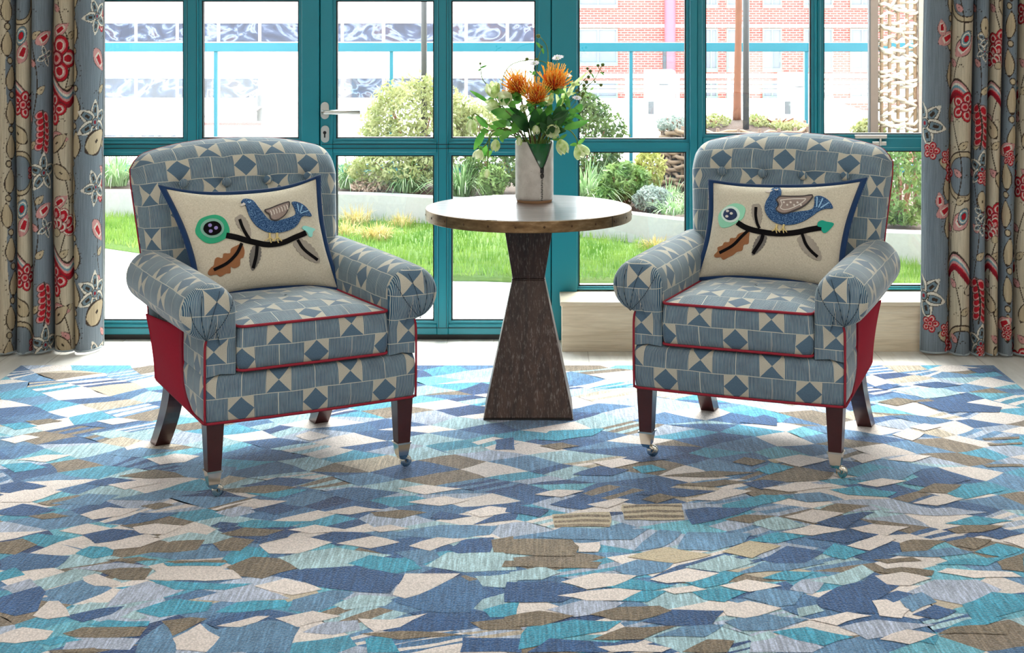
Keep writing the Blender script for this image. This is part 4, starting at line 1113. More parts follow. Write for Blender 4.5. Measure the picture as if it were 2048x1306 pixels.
def top_wood():
    g = NG('oak_top')
    co = g.coord('Object')
    ring = g.noise(g.mapping(co, (2, 20, 20)), 1.0, 5, 0.62, 1.2)
    fine = g.noise(g.mapping(co, (9, 260, 9)), 1.0, 3, 0.7)
    col = g.ramp(ring, [(0.3, lin4((84, 72, 70))), (0.7, lin4((118, 104, 100)))])
    col = g.mix(g.ramp(fine, [(0.5, (0, 0, 0)), (0.7, (0.6, 0.6, 0.6))]), col, lin4((176, 168, 162)))
    g.pbr(col, 0.32, 0.0, g.bump(fine, 0.05, 0.001), 1.0, Coat_Weight=1.0, Coat_Roughness=0.24, Coat_IOR=1.7)
    return g.m
def bronze():
    g = NG('aged_bronze')
    co = g.coord('Object')
    a = g.noise(g.mapping(co, (18, 18, 60)), 1.0, 4, 0.6)
    col = g.ramp(a, [(0.3, lin4((92, 70, 48))), (0.55, lin4((130, 104, 74))), (0.75, lin4((160, 134, 104)))])
    g.pbr(col, 0.38, 0.85, g.bump(a, 0.1, 0.002))
    return g.m
M['dwood'] = dark_wood(); M['twood'] = top_wood(); M['bronze'] = bronze()
M['strap'] = simple('pale_metal_strap', (206, 198, 186), 0.35, 0.7, var=0.08)
TX, TY = -0.0385, 5.349
TR = 0.3497
tb = thing('pedestal_table', 'round dark wood table with riveted metal rim on a tapering pedestal', 'table', (TX, TY, RUG_Z))
def tz(z): return z - RUG_Z
V, F = lathe([(0.0001, tz(0.665)), (TR - .006, tz(0.665)), (TR - .006, tz(0.696)), (TR - 0.008, tz(0.6975)), (0.0001, tz(0.6975))], 96)
mk('table_top', V, F, M['twood'], tb, smooth=False)
V, F = lathe([(TR - .0065, tz(0.6592)), (TR - .001, tz(0.6592)), (TR, tz(0.661)), (TR, tz(0.6945)), (TR - .001, tz(0.6962)), (TR - .0065, tz(0.6962)), (TR - .0065, tz(0.6592))], 128)
band = mk('metal_rim', V, F, M['bronze'], tb, smooth=False)
M['rivet'] = simple('dark_rivet', (84, 62, 42), 0.4, 0.8)
for k in range(24):
    a = 2 * PI * (k + .5) / 24 - PI / 2 + 0.02
    c = Vector((math.cos(a), math.sin(a), 0))
    V, F = lathe([(0.0001, 0.002), (0.0025, 0.0016), (0.0042, 0.0)], 10)
    t = Vector((-c.y, c.x, 0))
    mk('rivet', [c * (TR + z) + t * x + Vector((0, 0, tz(0.678) + y)) for x, y, z in V], F, M['rivet'], band)
for a in (-PI / 2 - 0.86, -PI / 2 + 0.90, PI / 2):
    c = Vector((math.cos(a), math.sin(a), 0)); t = Vector((-c.y, c.x, 0))
    q = c * (TR + 0.0006)
    V = [q + t * s * 0.0009 + c * d + Vector((0, 0, z)) for z in (tz(0.6595), tz(0.696)) for s in (-1, 1) for d in (-0.001, 0.0)]
    mk('rim_joint', V, [(0, 1, 3, 2), (4, 6, 7, 5), (0, 4, 5, 1), (2, 3, 7, 6), (1, 5, 7, 3), (0, 2, 6, 4)], M['dark'], band, smooth=False)
# inlaid strap across the top
xs = [-0.132, -0.098]
sb = MB(); 
for xa, xb in ((xs[0], xs[1]),):
    h0 = math.sqrt((TR - .01) ** 2 - 0.115 ** 2)
    sb.box(xa, xb, -h0, h0, tz(0.6976), tz(0.6984))
st = sb.build('inlaid_strap', M['strap'], tb)
sb = MB()
for y in np.linspace(-0.28, 0.28, 9):
    V, F = lathe([(0.0001, 0.0012), (0.003, 0.0008), (0.0042, 0.0)], 10, (-0.115, y, tz(0.6984))); mk('rivet', V, F, M['nickel'], st)

# pedestal: two truncated pyramids meeting at a waist
def frustum(name, z0, h0, z1, h1, m):
    V = []
    for z, h in ((z0, h0), (z1, h1)): V += [(-h, -h, tz(z)), (h, -h, tz(z)), (h, h, tz(z)), (-h, h, tz(z))]
    mb = MB().add(V, [(0, 3, 2, 1), (4, 5, 6, 7), (0, 1, 5, 4), (1, 2, 6, 5), (2, 3, 7, 6), (3, 0, 4, 7)])
    return mb.build(name, m, tb, False, 0.003)
frustum('pedestal_base', 0.018, 0.1475, 0.4585, 0.0545, M['dwood'])
frustum('pedestal_foot', RUG_Z + 0.0006, 0.1495, 0.018, 0.1485, M['dark'])
frustum('pedestal_neck', 0.462, 0.0535, 0.6648, 0.0855, M['dwood'])
frustum('waist_fillet', 0.4583, 0.056, 0.4622, 0.056, M['dwood'])
# ------------------------------------------------------------------ vase with a zip
VX, VY, VZ, VR = -0.0195, 5.49, 0.6978, 0.0665
vs = thing('ceramic_vase', 'white ceramic cylinder vase with zip motif standing on the pedestal table', 'vase', (VX, VY, VZ))
def speckle():
    g = NG('speckled_glaze')
    co = g.coord('Object')
    a = g.noise(co, 240, 2, 0.5); b = g.noise(co, 34, 3, 0.5)
    col = g.mix(g.ramp(a, [(0.66, (0, 0, 0)), (0.74, (1, 1, 1))]), g.ramp(b, [(0.3, lin4((176, 170, 163))), (0.7, lin4((198, 193, 186)))]), lin4((160, 148, 134)))
    g.pbr(col, 0.4, 0.0, g.bump(b, 0.15, 0.004), 0.4)
    return g.m
M['vase_white'] = speckle()
M['vase_green'] = simple('green_glaze', (22, 84, 44), 0.18, var=0.35, scale=60, spec=0.6)
M['clay'] = simple('bare_clay', (160, 122, 88), 0.8, var=0.1)
M['zip'] = simple('zip_black', (22, 20, 20), 0.35)
M['zip_m'] = simple('zip_metal', (70, 66, 64), 0.35, 0.8)
H = 0.212
V, F = lathe([(0.0001, 0.012), (VR - .008, 0.012), (VR - .0085, H - .006), (VR - .004, H - .006), (VR - .004, 0.01), (VR - .012, 0.009)], 64)
mk('green_liner', V, F, M['vase_green'], vs)
V, F = lathe([(0.0001, 0.0), (VR - .0065, 0.0), (VR - .0045, 0.004), (VR - .003, 0.009), (0.0001, 0.009)], 64)
mk('clay_foot', V, F, M['clay'], vs, smooth=False)
zang = -PI / 2 + 0.40                       # direction of the zip on the wall
def vw(z):
    """half opening of the unzipped V at height z, as an angle"""
    t = (z - 0.118) / (H - 0.118)
    return 0.0 if t <= 0 else 0.035 + 0.74 * t ** 0.95
zs = np.concatenate([np.linspace(0.009, 0.118, 14), np.linspace(0.1182, H, 18)])
V = []; nA = 72
for r_, lay in ((VR, 0), (VR - 0.0038, 1)):
    for z in zs:
        h = max(vw(z), 0.0005)
        rr = r_ - (0.003 * (1 - min(1, (z - 0.009) / 0.006)) if lay == 0 else 0) - (0.001 * max(0, (z - H + .003) / .003) if lay == 0 else 0)
        for k in range(nA + 1):
            a = zang + h + (2 * PI - 2 * h) * k / nA
            V.append((rr * math.cos(a), rr * math.sin(a), z))
n = nA + 1; nz_ = len(zs)
F = grid_faces(n, nz_); o2 = n * nz_
F += [tuple(o2 + i for i in reversed(f)) for f in grid_faces(n, nz_)]
for j in range(nz_ - 1):
    F.append((j * n, o2 + j * n, o2 + (j + 1) * n, (j + 1) * n)); F.append((j * n + nA, (j + 1) * n + nA, o2 + (j + 1) * n + nA, o2 + j * n + nA))
for k in range(nA):
    F.append(((nz_ - 1) * n + k, (nz_ - 1) * n + k + 1, o2 + (nz_ - 1) * n + k + 1, o2 + (nz_ - 1) * n + k)); F.append((k + 1, k, o2 + k, o2 + k + 1))
mk('white_jacket', V, F, M['vase_white'], vs)
def on(a, z, r=VR): return Vector((r * math.cos(a), r * math.sin(a), z))
zp = MB()
for s in (-1, 1): zp.tube([on(zang + s * vw(z) * 1.0, z, VR - 0.001) for z in np.linspace(0.121, H - .0005, 14)], 0.0016, 6)
zip_ = zp.build('zip_edge', M['zip'], vs, True)
tt = MB()
for k in range(17):
    z = 0.012 + k * 0.0062
    s = 1 if k % 2 else -1
    tt.tube([on(zang + s * 0.055, z + 0.002, VR + 0.0004), on(zang - s * 0.01, z, VR + 0.0006), on(zang - s * 0.035, z + 0.0015, VR + .0004)], 0.0013, 6)
tt.build('zip_tooth', M['zip'], zip_, True)
sl = MB()
def patch(mb, a0, a1, z0, z1, r0, r1, n=4):
    V = [on(a0 + (a1 - a0) * i / n, z, r) for r in (r0, r1) for z in (z0, z1) for i in range(n + 1)]
    F = []
    m = n + 1
    for i in range(n):
        F += [(i, i + 1, m + i + 1, m + i), (2 * m + i, 3 * m + i, 3 * m + i + 1, 2 * m + i + 1), (i, 2 * m + i, 2 * m + i + 1, i + 1), (m + i, m + i + 1, 3 * m + i + 1, 3 * m + i)]
    F += [(0, m, 3 * m, 2 * m), (n, 2 * m + n, 3 * m + n, m + n)]
    mb.add(V, F)
patch(sl, zang - 0.09, zang + 0.09, 0.106, 0.124, VR - .001, VR + .0035)
sl.tube([on(zang + 0.068 * math.cos(a) , 0.096 + 0.0075 * math.sin(a), VR + .003) for a in np.linspace(0, 2 * PI, 17)[:-1]], 0.0022, 6, True)
patch(sl, zang - 0.035, zang + 0.035, 0.100, 0.121, VR + .003, VR + .0055)
sl.build('zip_pull', M['zip'], zip_, True)
# ------------------------------------------------------------------ printed curtains
class Canvas:
    """the cloth laid flat: colour per thread crossing"""
    def __init__(s, W, H, res, bg):
        s.res = res; s.nx = int(W / res) + 1; s.nz = int(H / res) + 1
        s.x = np.linspace(0, W, s.nx); s.z = np.linspace(0, H, s.nz)
        s.c = np.zeros((s.nz, s.nx, 3), np.float32); s.c[:] = bg
        s.X, s.Z = np.meshgrid(s.x, s.z)
    def win(s, cx, cz, r):
        i0, i1 = np.searchsorted(s.x, [cx - r, cx + r]); j0, j1 = np.searchsorted(s.z, [cz - r, cz + r])
        return slice(j0, j1), slice(i0, i1)
    def shape(s, cx, cz, r, fn, layers):
        """fn(dx, dz) -> signed value, layers: [(limit, colour)] painted from outside in"""
        w = s.win(cx, cz, r)
        if s.X[w].size == 0: return
        f = fn(s.X[w] - cx, s.Z[w] - cz)
        for lim, c in layers:
            s.c[w][f < lim] = c
    def ell(s, cx, cz, a, b, rot, layers):
        c, k = math.cos(rot), math.sin(rot)
        def fn(dx, dz):
            u = dx * c + dz * k; v = -dx * k + dz * c
            return np.sqrt((u / a) ** 2 + (v / b) ** 2)
        s.shape(cx, cz, max(a, b) * 1.5, fn, layers)
    def petal(s, cx, cz, L, w, rot, layers):
        """leaf with two points, starting at (cx, cz)"""
        c, k = math.cos(rot), math.sin(rot)
        def fn(dx, dz):
            u = (dx * c + dz * k) / L; v = (-dx * k + dz * c)
            uu = np.clip(u, 0, 1)
            half = w * np.sin(np.pi * uu ** 0.8) + 1e-5
            f = np.abs(v) / half
            f = np.where((u < 0.0) | (u > 1.0), 9, f)
            return np.maximum(f, np.abs(u - .5) / .5 * 0.98 ** 2)
        s.shape(cx, cz, L * 1.3, fn, layers)
    def line(s, pts, w, col):
        for a, b in zip(pts, pts[1:]):
            d = math.hypot(b[0] - a[0], b[1] - a[1])
            for k in range(max(1, int(d / (w * 0.5)))):
                t = k / max(1, int(d / (w * 0.5)))
                s.ell(a[0] + (b[0] - a[0]) * t, a[1] + (b[1] - a[1]) * t, w, w, 0, [(1, col)])
K = {k: np.array(lin(v), np.float32) for k, v in dict(blue=(112, 121, 129), cream=(182, 168, 146), dark=(58, 46, 38), red=(164, 26, 38), dred=(128, 22, 36), pink=(188, 134, 130),
     white=(204, 195, 180), grey=(104, 120, 128), sand=(174, 156, 128), teal=(100, 138, 148)).items()}
def rose(cv, x, z, r, rot=0.0):
    for k in range(5):
        a = rot + 2 * PI * k / 5
        cv.ell(x + r * .62 * math.cos(a), z + r * .62 * math.sin(a), r * .52, r * .44, a, [(1.0, K['dark']), (0.93, K['red']), (0.66, K['pink']), (0.5, K['white']), (0.40, K['red'])])
    cv.ell(x, z, r * .4, r * .4, 0, [(1, K['dred']), (.7, K['pink']), (.4, K['red'])])
def carnation(cv, x, z, r, rot=PI / 2):
    for k in range(7):
        a = rot + (k - 3) * 0.5
        cv.ell(x + r * .75 * math.cos(a), z + r * .75 * math.sin(a), r * .42, r * .30, a, [(1.0, K['dred']), (0.9, K['white']), (0.74, K['red']), (0.3, K['pink'])])
    for k in range(4):
        a = rot + (k - 1.5) * 0.7
        cv.ell(x + r * .32 * math.cos(a), z + r * .32 * math.sin(a), r * .34, r * .24, a, [(1.0, K['dark']), (0.9, K['pink']), (0.7, K['white']), (.5, K['red'])])
    cv.ell(x - r * .1 * math.cos(rot), z - r * .1 * math.sin(rot), r * .26, r * .22, 0, [(1, K['dark']), (.85, K['sand'])])
def lily(cv, x, z, r, rot=0.0, n=5):
    for k in range(n):
        a = rot + 2 * PI * k / n
        cv.petal(x, z, r, r * .30, a, [(1.0, K['dark']), (0.90, K['white']), (0.55, K['dark']), (0.46, K['grey']), (.22, K['dark'])])
    cv.ell(x, z, r * .2, r * .2, 0, [(1, K['dark']), (.8, K['grey']), (.4, K['dred'])])
def leaf(cv, x, z, L, rot, fill='sand', w=.26):
    cv.petal(x, z, L, L * w, rot, [(1.0, K['dark']), (0.80, K[fill]), (0.12, K['dark'])])
def pinkleaf(cv, x, z, L, rot):
    cv.petal(x, z, L, L * .28, rot, [(1.0, K['dark']), (0.9, K['pink']), (.5, K['white']), (.36, K['red'])])
def paisley(cv, x, z, L, rot):
    cv.ell(x, z, L, L * .62, rot, [(1.0, K['dark']), (.94, K['grey']), (.74, K['white']), (.6, K['teal']), (.42, K['dark']), (.36, K['red'])])
def wave(cv, x, z, L):
    for k, c in enumerate(('dark', 'pink', 'white', 'teal', 'pink', 'red', 'dred')):
        pts = [(x + L * (t - .5), z + L * .20 * math.sin(t * 6.0) - k * L * .055) for t in np.linspace(0, 1, 22)]
        cv.line(pts, L * .05, K[c])
def sprig(cv, x, z, L, rot):
    pts = [(x + L * t * math.cos(rot + .3 * t), z + L * t * math.sin(rot + .3 * t)) for t in np.linspace(0, 1, 8)]
    for k in range(6):
        q = pts[k + 1]
        for s in (-1, 1): cv.ell(q[0] + s * L * .10 * math.sin(rot), q[1] - s * L * .10 * math.cos(rot), L * .15, L * .10, rot + s * .8, [(1, K['dark']), (.88, K['pink']), (.6, K['red'])])
    cv.line(pts, L * .02, K['dark'])
def chain(cv, x, z0, z1, amp=0.012, step=0.135):
    z = z0; k = 0
    while z < z1:
        xx = x + amp * math.sin(z * 9.0)
        cv.petal(xx, z, step * .80, 0.027, PI / 2 + 0.12 * math.sin(k * 2.1), [(1.0, K['dark']), (0.78, K['sand'])])
        for s in (-1, 1):
            for q in range(5): cv.ell(xx + s * 0.036 * math.sin(PI * (q + 1) / 6) ** .6, z + step * .8 * (q + .8) / 6, .0022, .0022, 0, [(1, K['dark'])])
        cv.ell(xx, z + step * .90, 0.014, 0.016, PI / 4, [(1, K['dark']), (.7, K['sand'])])
        z += step; k += 1
def vine(cv, x, z0, z1, amp, ph):
    pts = [(x + amp * math.sin(z * 11 + ph), z) for z in np.arange(z0, z1, .012)]
    cv.line(pts[::2], .0022, K['dark'])
    for i in range(4, len(pts) - 4, 9):
        q = pts[i]; s = 1 if (i // 9) % 2 else -1
        leaf(cv, q[0], q[1], .052, PI / 2 - s * .9, 'sand' if i % 2 else 'pink', .30)
        for k in range(4): cv.ell(q[0] - s * (.012 + .007 * k), q[1] + .01 * math.sin(k), .0024, .0024, 0, [(1, K['dark'])])
def fold_path(folds, ys, depth, n=26):
    """folds: x boundaries; returns plan points of stuffed pleats with tight valleys"""
    out = []
    for k in range(len(folds) - 1):
        xa, xb = folds[k], folds[k + 1]
        for i in range(n):
            t = i / n
            x = xa + (xb - xa) * (0.5 - 0.5 * math.cos(PI * t)) * 0.55 + (xb - xa) * t * 0.45
            y = ys[k] + (ys[k + 1] - ys[k]) * t - depth[k] * math.sin(PI * t) ** 0.62
            out.append((x, y))
    out.append((folds[-1], ys[-1]))
    return out
def build_curtain(name, label, folds, ys, depth, painter, zlow, flare, ztop=2.62):
    pl = fold_path(folds, ys, depth)
    s = [0.0]
    for a, b in zip(pl, pl[1:]): s.append(s[-1] + math.hypot(b[0] - a[0], b[1] - a[1]))
    s = np.array(s); W = s[-1]
    HV = 1.46
    cv = Canvas(W, HV, 0.0027, K['blue'])
    fs = [s[k * 26] for k in range(len(folds) - 1)] + [W]
    painter(cv, fs)
    px_ = np.interp(cv.x, s, [q[0] for q in pl]); py_ = np.interp(cv.x, s, [q[1] for q in pl])
    # the print repeats every 0.68 m up to the heading
    up = np.arange(HV + .006, ztop, .006)
    zz = np.concatenate([cv.z, up])
    off = np.clip(np.searchsorted(cv.z, up - 1.359), 0, cv.nz - 1)
    C = np.concatenate([cv.c, cv.c[off]], 0)
    nz = len(zz); nx = cv.nx
    X = np.tile(px_, (nz, 1)); Y = np.tile(py_, (nz, 1)); Z = np.tile(zz[:, None], (1, nx))
    t = np.clip(1 - Z / 1.4, 0, 1)
    X = X + flare(X) * t
    # hang: folds soften and shift a little towards the hem
    X = X + 0.004 * np.sin(Z * 3.1 + X * 9) * t
    Y = Y + 0.005 * np.sin(Z * 4.3 + X * 6)
    Z = Z + zlow
    V = np.stack([X, Y, Z], -1).reshape(-1, 3)
    F = grid_faces(nx, nz)
    root = thing(name, label, 'curtain', (0, 0, 0))
    o = mk('printed_cloth', V, F, CURT, root, col=C.reshape(-1, 3))
    sl = V.reshape(nz, nx, 3)
    hem = MB()
    mk('hem', *tube([tuple(q) for q in sl[1, ::10]], 0.0045, 6), M['hem'], root)
    mk('side_seam', *tube([tuple(q) for q in sl[::14, painter_edge[name]]], 0.003, 6), M['hem'], root)
    return root
CURT = attr_mat('curtain_linen', 0.9, 520.0, 0.25, streak=(300, 300, 9), var=0.10)
M['hem'] = simple('curtain_hem', (150, 158, 162), 0.9, var=0.1, scale=80)
painter_edge = {'window_curtain': -1}
YC = 6.17
def cx_(px, Y=YC): return (px - PX0) * Y / F_PX
def paint_left(cv, fs):
    for back in (9, 5): paint_left_run(cv, fs, back)
def paint_left_run(cv, fs, back):
    # fs index: folds hidden beyond the frame first
    n = len(fs) - 1
    a = {k: fs[k] for k in range(n + 1)}
    def band(x0, x1, c): 
        w = (cv.X > x0 + 0.012 * np.sin(cv.Z * 9)) & (cv.X < x1 + 0.012 * np.sin(cv.Z * 9 + 1)); cv.c[w] = K[c]
    f = lambda k, t: a[k] + (a[k + 1] - a[k]) * t
    i0 = n - back                                      # first fold in view
    if i0 > 0: cv.c[(cv.X > f(i0, -.6)) & (cv.X < f(min(i0 + 5, n - 1), 1.0))] = K['blue']
    band(f(i0, -.6), f(i0, .62), 'cream')
    band(f(i0 + 1, -.02), f(i0 + 1, 1.0), 'cream'); band(f(i0 + 3, -.1), f(i0 + 4, .12), 'cream')
    # medallion gaps: blue shows through the cream column in places
    for zc in (0.02, 0.69, 1.36): cv.ell(f(i0 + 1, .5), zc + .02, 0.075, 0.09, 0, [(1.0, K['dark']), (.94, K['sand']), (.78, K['dark']), (.74, K['blue'])])
    vine(cv, f(i0 + 1, .25), 0, 1.46, .02, 0); vine(cv, f(i0 + 3, .62), 0, 1.46, .028, 1.5); vine(cv, f(i0 + 2, .3), 0, 1.46, .02, 2.5); vine(cv, f(i0 + 4, .9), 0, 1.46, .03, .4)
    chain(cv, f(i0, .66), -.05, 1.46); chain(cv, f(i0 + 4, .22), 0.02, 1.46, 0.010, 0.148)
    for q in range(3):
        o = 0.68 * q
        zq = lambda py: WZ(py, YC) + 0
        b = -0.0
        # motifs repeat every 0.68 m down the cloth
        def Zp(py): return WZ(py + (q - 1) * -347 + 0, YC)
        x = f(i0 + 1, .55)
        paisley(cv, x, Zp(424), .040, 1.3); pinkleaf(cv, x - .01, Zp(480), .10, 1.2); wave(cv, x, Zp(530), .15); rose(cv, x + .01, Zp(562), .05)
        leaf(cv, x + .03, Zp(640), .12, 2.4); rose(cv, f(i0 + 1, .9), Zp(700), .03)
        x = f(i0 + 2, .55)
        pinkleaf(cv, x - .04, Zp(440), .10, .5); lily(cv, x + .01, Zp(465), .048, .4, 4); sprig(cv, x - .01, Zp(660), .17, 1.25); lily(cv, x, Zp(700), .085, .3, 5)
        x = f(i0 + 3, .45)
        pinkleaf(cv, x - .02, Zp(425), .09, .6); 
        (carnation if q == 1 else rose)(cv, x, Zp(470), .085)
        wave(cv, x, Zp(520), .17); rose(cv, x - .02, Zp(572), .06); pinkleaf(cv, x - .04, Zp(628), .10, -.1)
        leaf(cv, x - .04, Zp(660), .12, .7); leaf(cv, x - .02, Zp(685), .11, -.6)
        x = f(i0 + 4, .72)
        lily(cv, x - .01, Zp(600), .095, .5, 6); leaf(cv, x - .06, Zp(660), .15, .6, 'sand', .34); rose(cv, x + .03, Zp(393), .045); lily(cv, x, Zp(385), .08, 2.0, 5); pinkleaf(cv, x - .02, Zp(450), .12, -.9)
def paint_right(cv, fs):
    for o in (4, 0): paint_right_run(cv, fs, o)
def paint_right_run(cv, fs, o):
    n = len(fs) - 1
    a = {k: fs[k] for k in range(n + 1)}
    f = lambda k, t: a[k + o] + (a[k + o + 1] - a[k + o]) * t if k + o + 1 <= n else a[n] + .15 * (k + o - n + t)
    if o == 0: cv.c[cv.X < f(5, 0)] = K['blue']
    def band(x0, x1, c):
        w = (cv.X > x0 + 0.012 * np.sin(cv.Z * 9)) & (cv.X < x1 + 0.012 * np.sin(cv.Z * 9 + 1)); cv.c[w] = K[c]
    band(f(1, 0.0), f(1, .96), 'cream'); band(f(3, .05), f(4, .12), 'cream'); band(f(5, .2), f(6, .6), 'cream')
    for zc in (0.02, 0.70, 1.40): cv.ell(f(1, .5), zc, 0.10, 0.10, 0, [(1.0, K['dark']), (.94, K['sand']), (.78, K['dark']), (.74, K['blue'])])
    vine(cv, f(1, .3), 0, 1.46, .03, 0); vine(cv, f(3, .5), 0, 1.46, .028, 1.5); vine(cv, f(2, .35), 0, 1.46, .02, 2.5); vine(cv, f(5, .4), 0, 1.46, .03, .4)
    chain(cv, f(0, .90), 0.0, 1.46, 0.012, 0.148); chain(cv, f(4, .45), 0.05, 1.46, 0.012, 0.148)
    for q in range(3):
        def Zp(py): return WZ(py + (q - 1) * -347, YC)
        x = f(0, .12); lily(cv, x, Zp(600), .10, .8, 6); 
        x = f(0, .45); pinkleaf(cv, x, Zp(440), .10, .5); pinkleaf(cv, x + .02, Zp(425), .07, 1.7); rose(cv, x - .02, Zp(655), .032); leaf(cv, x + .01, Zp(672), .09, -.5)
        rose(cv, f(0, .78), Zp(668), .03); rose(cv, f(0, .97), Zp(700), .04)
        x = f(1, .5)
        pinkleaf(cv, x - .05, Zp(465), .12, .75); wave(cv, x, Zp(530), .17); rose(cv, x + .0, Zp(566), .055) if q != 1 else leaf(cv, x, Zp(590), .09, .3, 'cream'); paisley(cv, x, Zp(430) if q != 1 else Zp(437), .036, 1.2)
        x = f(2, .5)
        sprig(cv, x - .01, Zp(650), .18, 1.35); lily(cv, x + .01, Zp(430), .05, .3, 5); lily(cv, x, Zp(455), .045, 1.1, 5); lily(cv, x, Zp(690), .08, .2, 5); rose(cv, x + .01, Zp(707), .03); leaf(cv, x, Zp(385), .09, -1.5)
        x = f(3, .5)
        rose(cv, x, Zp(440), .055); carnation(cv, x, Zp(480), .07); wave(cv, x, Zp(530), .14); leaf(cv, x, Zp(630), .11, 2.2); leaf(cv, x, Zp(350), .11, -.9)
        x = f(4, .3); pinkleaf(cv, x - .03, Zp(660), .10, .4); rose(cv, x + .03, Zp(668), .028)
        x = f(5, .4); rose(cv, x, Zp(380), .05); leaf(cv, x, Zp(650), .1, 1.2)
fold_l = [cx_(v) for v in (-330, -280, -232, -186, -140, -96, -48, -14, 23, 55, 90, 136, 184)]
dep_l = [.075] * 7 + [.08, .075, .085, .070, .09, .050]
ys_l = [6.25] * 8 + [6.255, 6.245, 6.30, 6.27, 6.33]
build_curtain('window_curtain', 'blue and cream floral curtain hanging beside the double doors', fold_l, ys_l, dep_l, paint_left, 0.010, lambda X: np.zeros_like(X))
fold_r = [cx_(v) for v in (1857, 1912, 1953, 1983, 2010, 2040, 2078, 2120, 2165, 2205, 2250)]
dep_r = [.045, .080, .085, .08, .085, .08, .08, .08, .08, .08]
ys_r = [6.235] * 11
painter_edge['window_curtain'] = 0
build_curtain('window_curtain', 'blue and cream floral curtain hanging at the end of the oak box seat', fold_r, ys_r, dep_r, paint_right, 0.010, lambda X: -0.02 * np.ones_like(X))
# ------------------------------------------------------------------ cut flowers, each stem a thing of its own
M['stem'] = leafy('flower_stem', (104, 138, 60), (150, 176, 92), 0.5, 30, 0.2)
M['stem_pale'] = leafy('pale_stem', (96, 124, 50), (134, 160, 80), 0.5, 30, 0.25)
M['stem_brown'] = simple('brown_twig', (96, 62, 40), 0.6, var=0.2)
M['leaf_dark'] = leafy('dark_leaf', (28, 66, 34), (58, 112, 52), 0.35, 14, 0.25)
M['leaf_mid'] = leafy('mid_leaf', (58, 122, 44), (104, 162, 70), 0.35, 14, 0.35)
M['petal_green'] = leafy('green_petal', (168, 196, 110), (226, 236, 186), 0.5, 60, 0.4)
M['petal_white'] = leafy('pale_petal', (214, 224, 178), (240, 240, 216), 0.5, 50, 0.4)
M['prot_o'] = leafy('orange_style', (238, 96, 22), (252, 150, 36), 0.5, 60, 0.45)
M['prot_y'] = leafy('yellow_style', (255, 198, 62), (255, 224, 126), 0.5, 60, 0.5)
M['prot_core'] = simple('protea_core', (176, 52, 22), 0.7, var=0.3, scale=200)
M['scab'] = leafy('scabious_petal', (226, 222, 232), (246, 246, 248), 0.6, 60, 0.35)
M['bud'] = simple('seed_bud', (92, 106, 48), 0.7, var=0.3, scale=300)
MOUTH = Vector((VX, VY, VZ + 0.20))
def FP(px, py, dy=0.0): return P(px, py, VY + dy)
fr = random.Random(5)
def leaf_geo(p0, p1, w, droop=0.15, fold=0.25, n=9, side=None, waver=0.0):
    """a blade with a folded midrib from p0 to p1"""
    p0, p1 = Vector(p0), Vector(p1); d = p1 - p0; L = d.length; t = d / L
    s = side if side is not None else t.cross(Vector((0.15, -1, 0.35)))
    s = Vector(s); s = (s - t * s.dot(t)).normalized(); u = s.cross(t).normalized()
    V, F = [], []
    for i in range(n):
        k = i / (n - 1)
        c = p0 + d * k + u * (droop * L * math.sin(PI * k)) 
        ww = w * (math.sin(PI * min(1, k * 0.93 + 0.04)) ** 0.75) * (1 - 0.25 * k)
        wv = waver * math.sin(k * 9)
        V += [c - s * ww + u * (fold * ww + wv), c - u * 0.0, c + s * ww + u * (fold * ww - wv)]
    for i in range(n - 1):
        a = i * 3; F += [(a, a + 1, a + 4, a + 3), (a + 1, a + 2, a + 5, a + 4)]
    return V, F
def stem_to(root, pts, r0, r1, m, org):
    pts = smooth_path([q - org for q in pts], 6)
    k = len(pts)
    V, F = tube(pts, [r0 + (r1 - r0) * i / (k - 1) for i in range(k)], 6)
    return mk('stem', V, F, m, root)
def foot(i):
    """where a stem stands inside the vase"""
    a = i * 2.4; r = 0.046 * ((i * 37 % 100) / 100.0) ** 0.5
    return Vector((VX + r * math.cos(a), VY + r * math.sin(a), VZ + 0.016))
_si = [0]
def stem_base(head, toward=0.45):
    _si[0] += 1
    f = foot(_si[0])
    m = MOUTH + Vector((max(-.05, min(.05, (head.x - VX) * toward * .5)), max(-.04, min(.04, (head.y - VY) * .5)), -0.005))
    return f, m
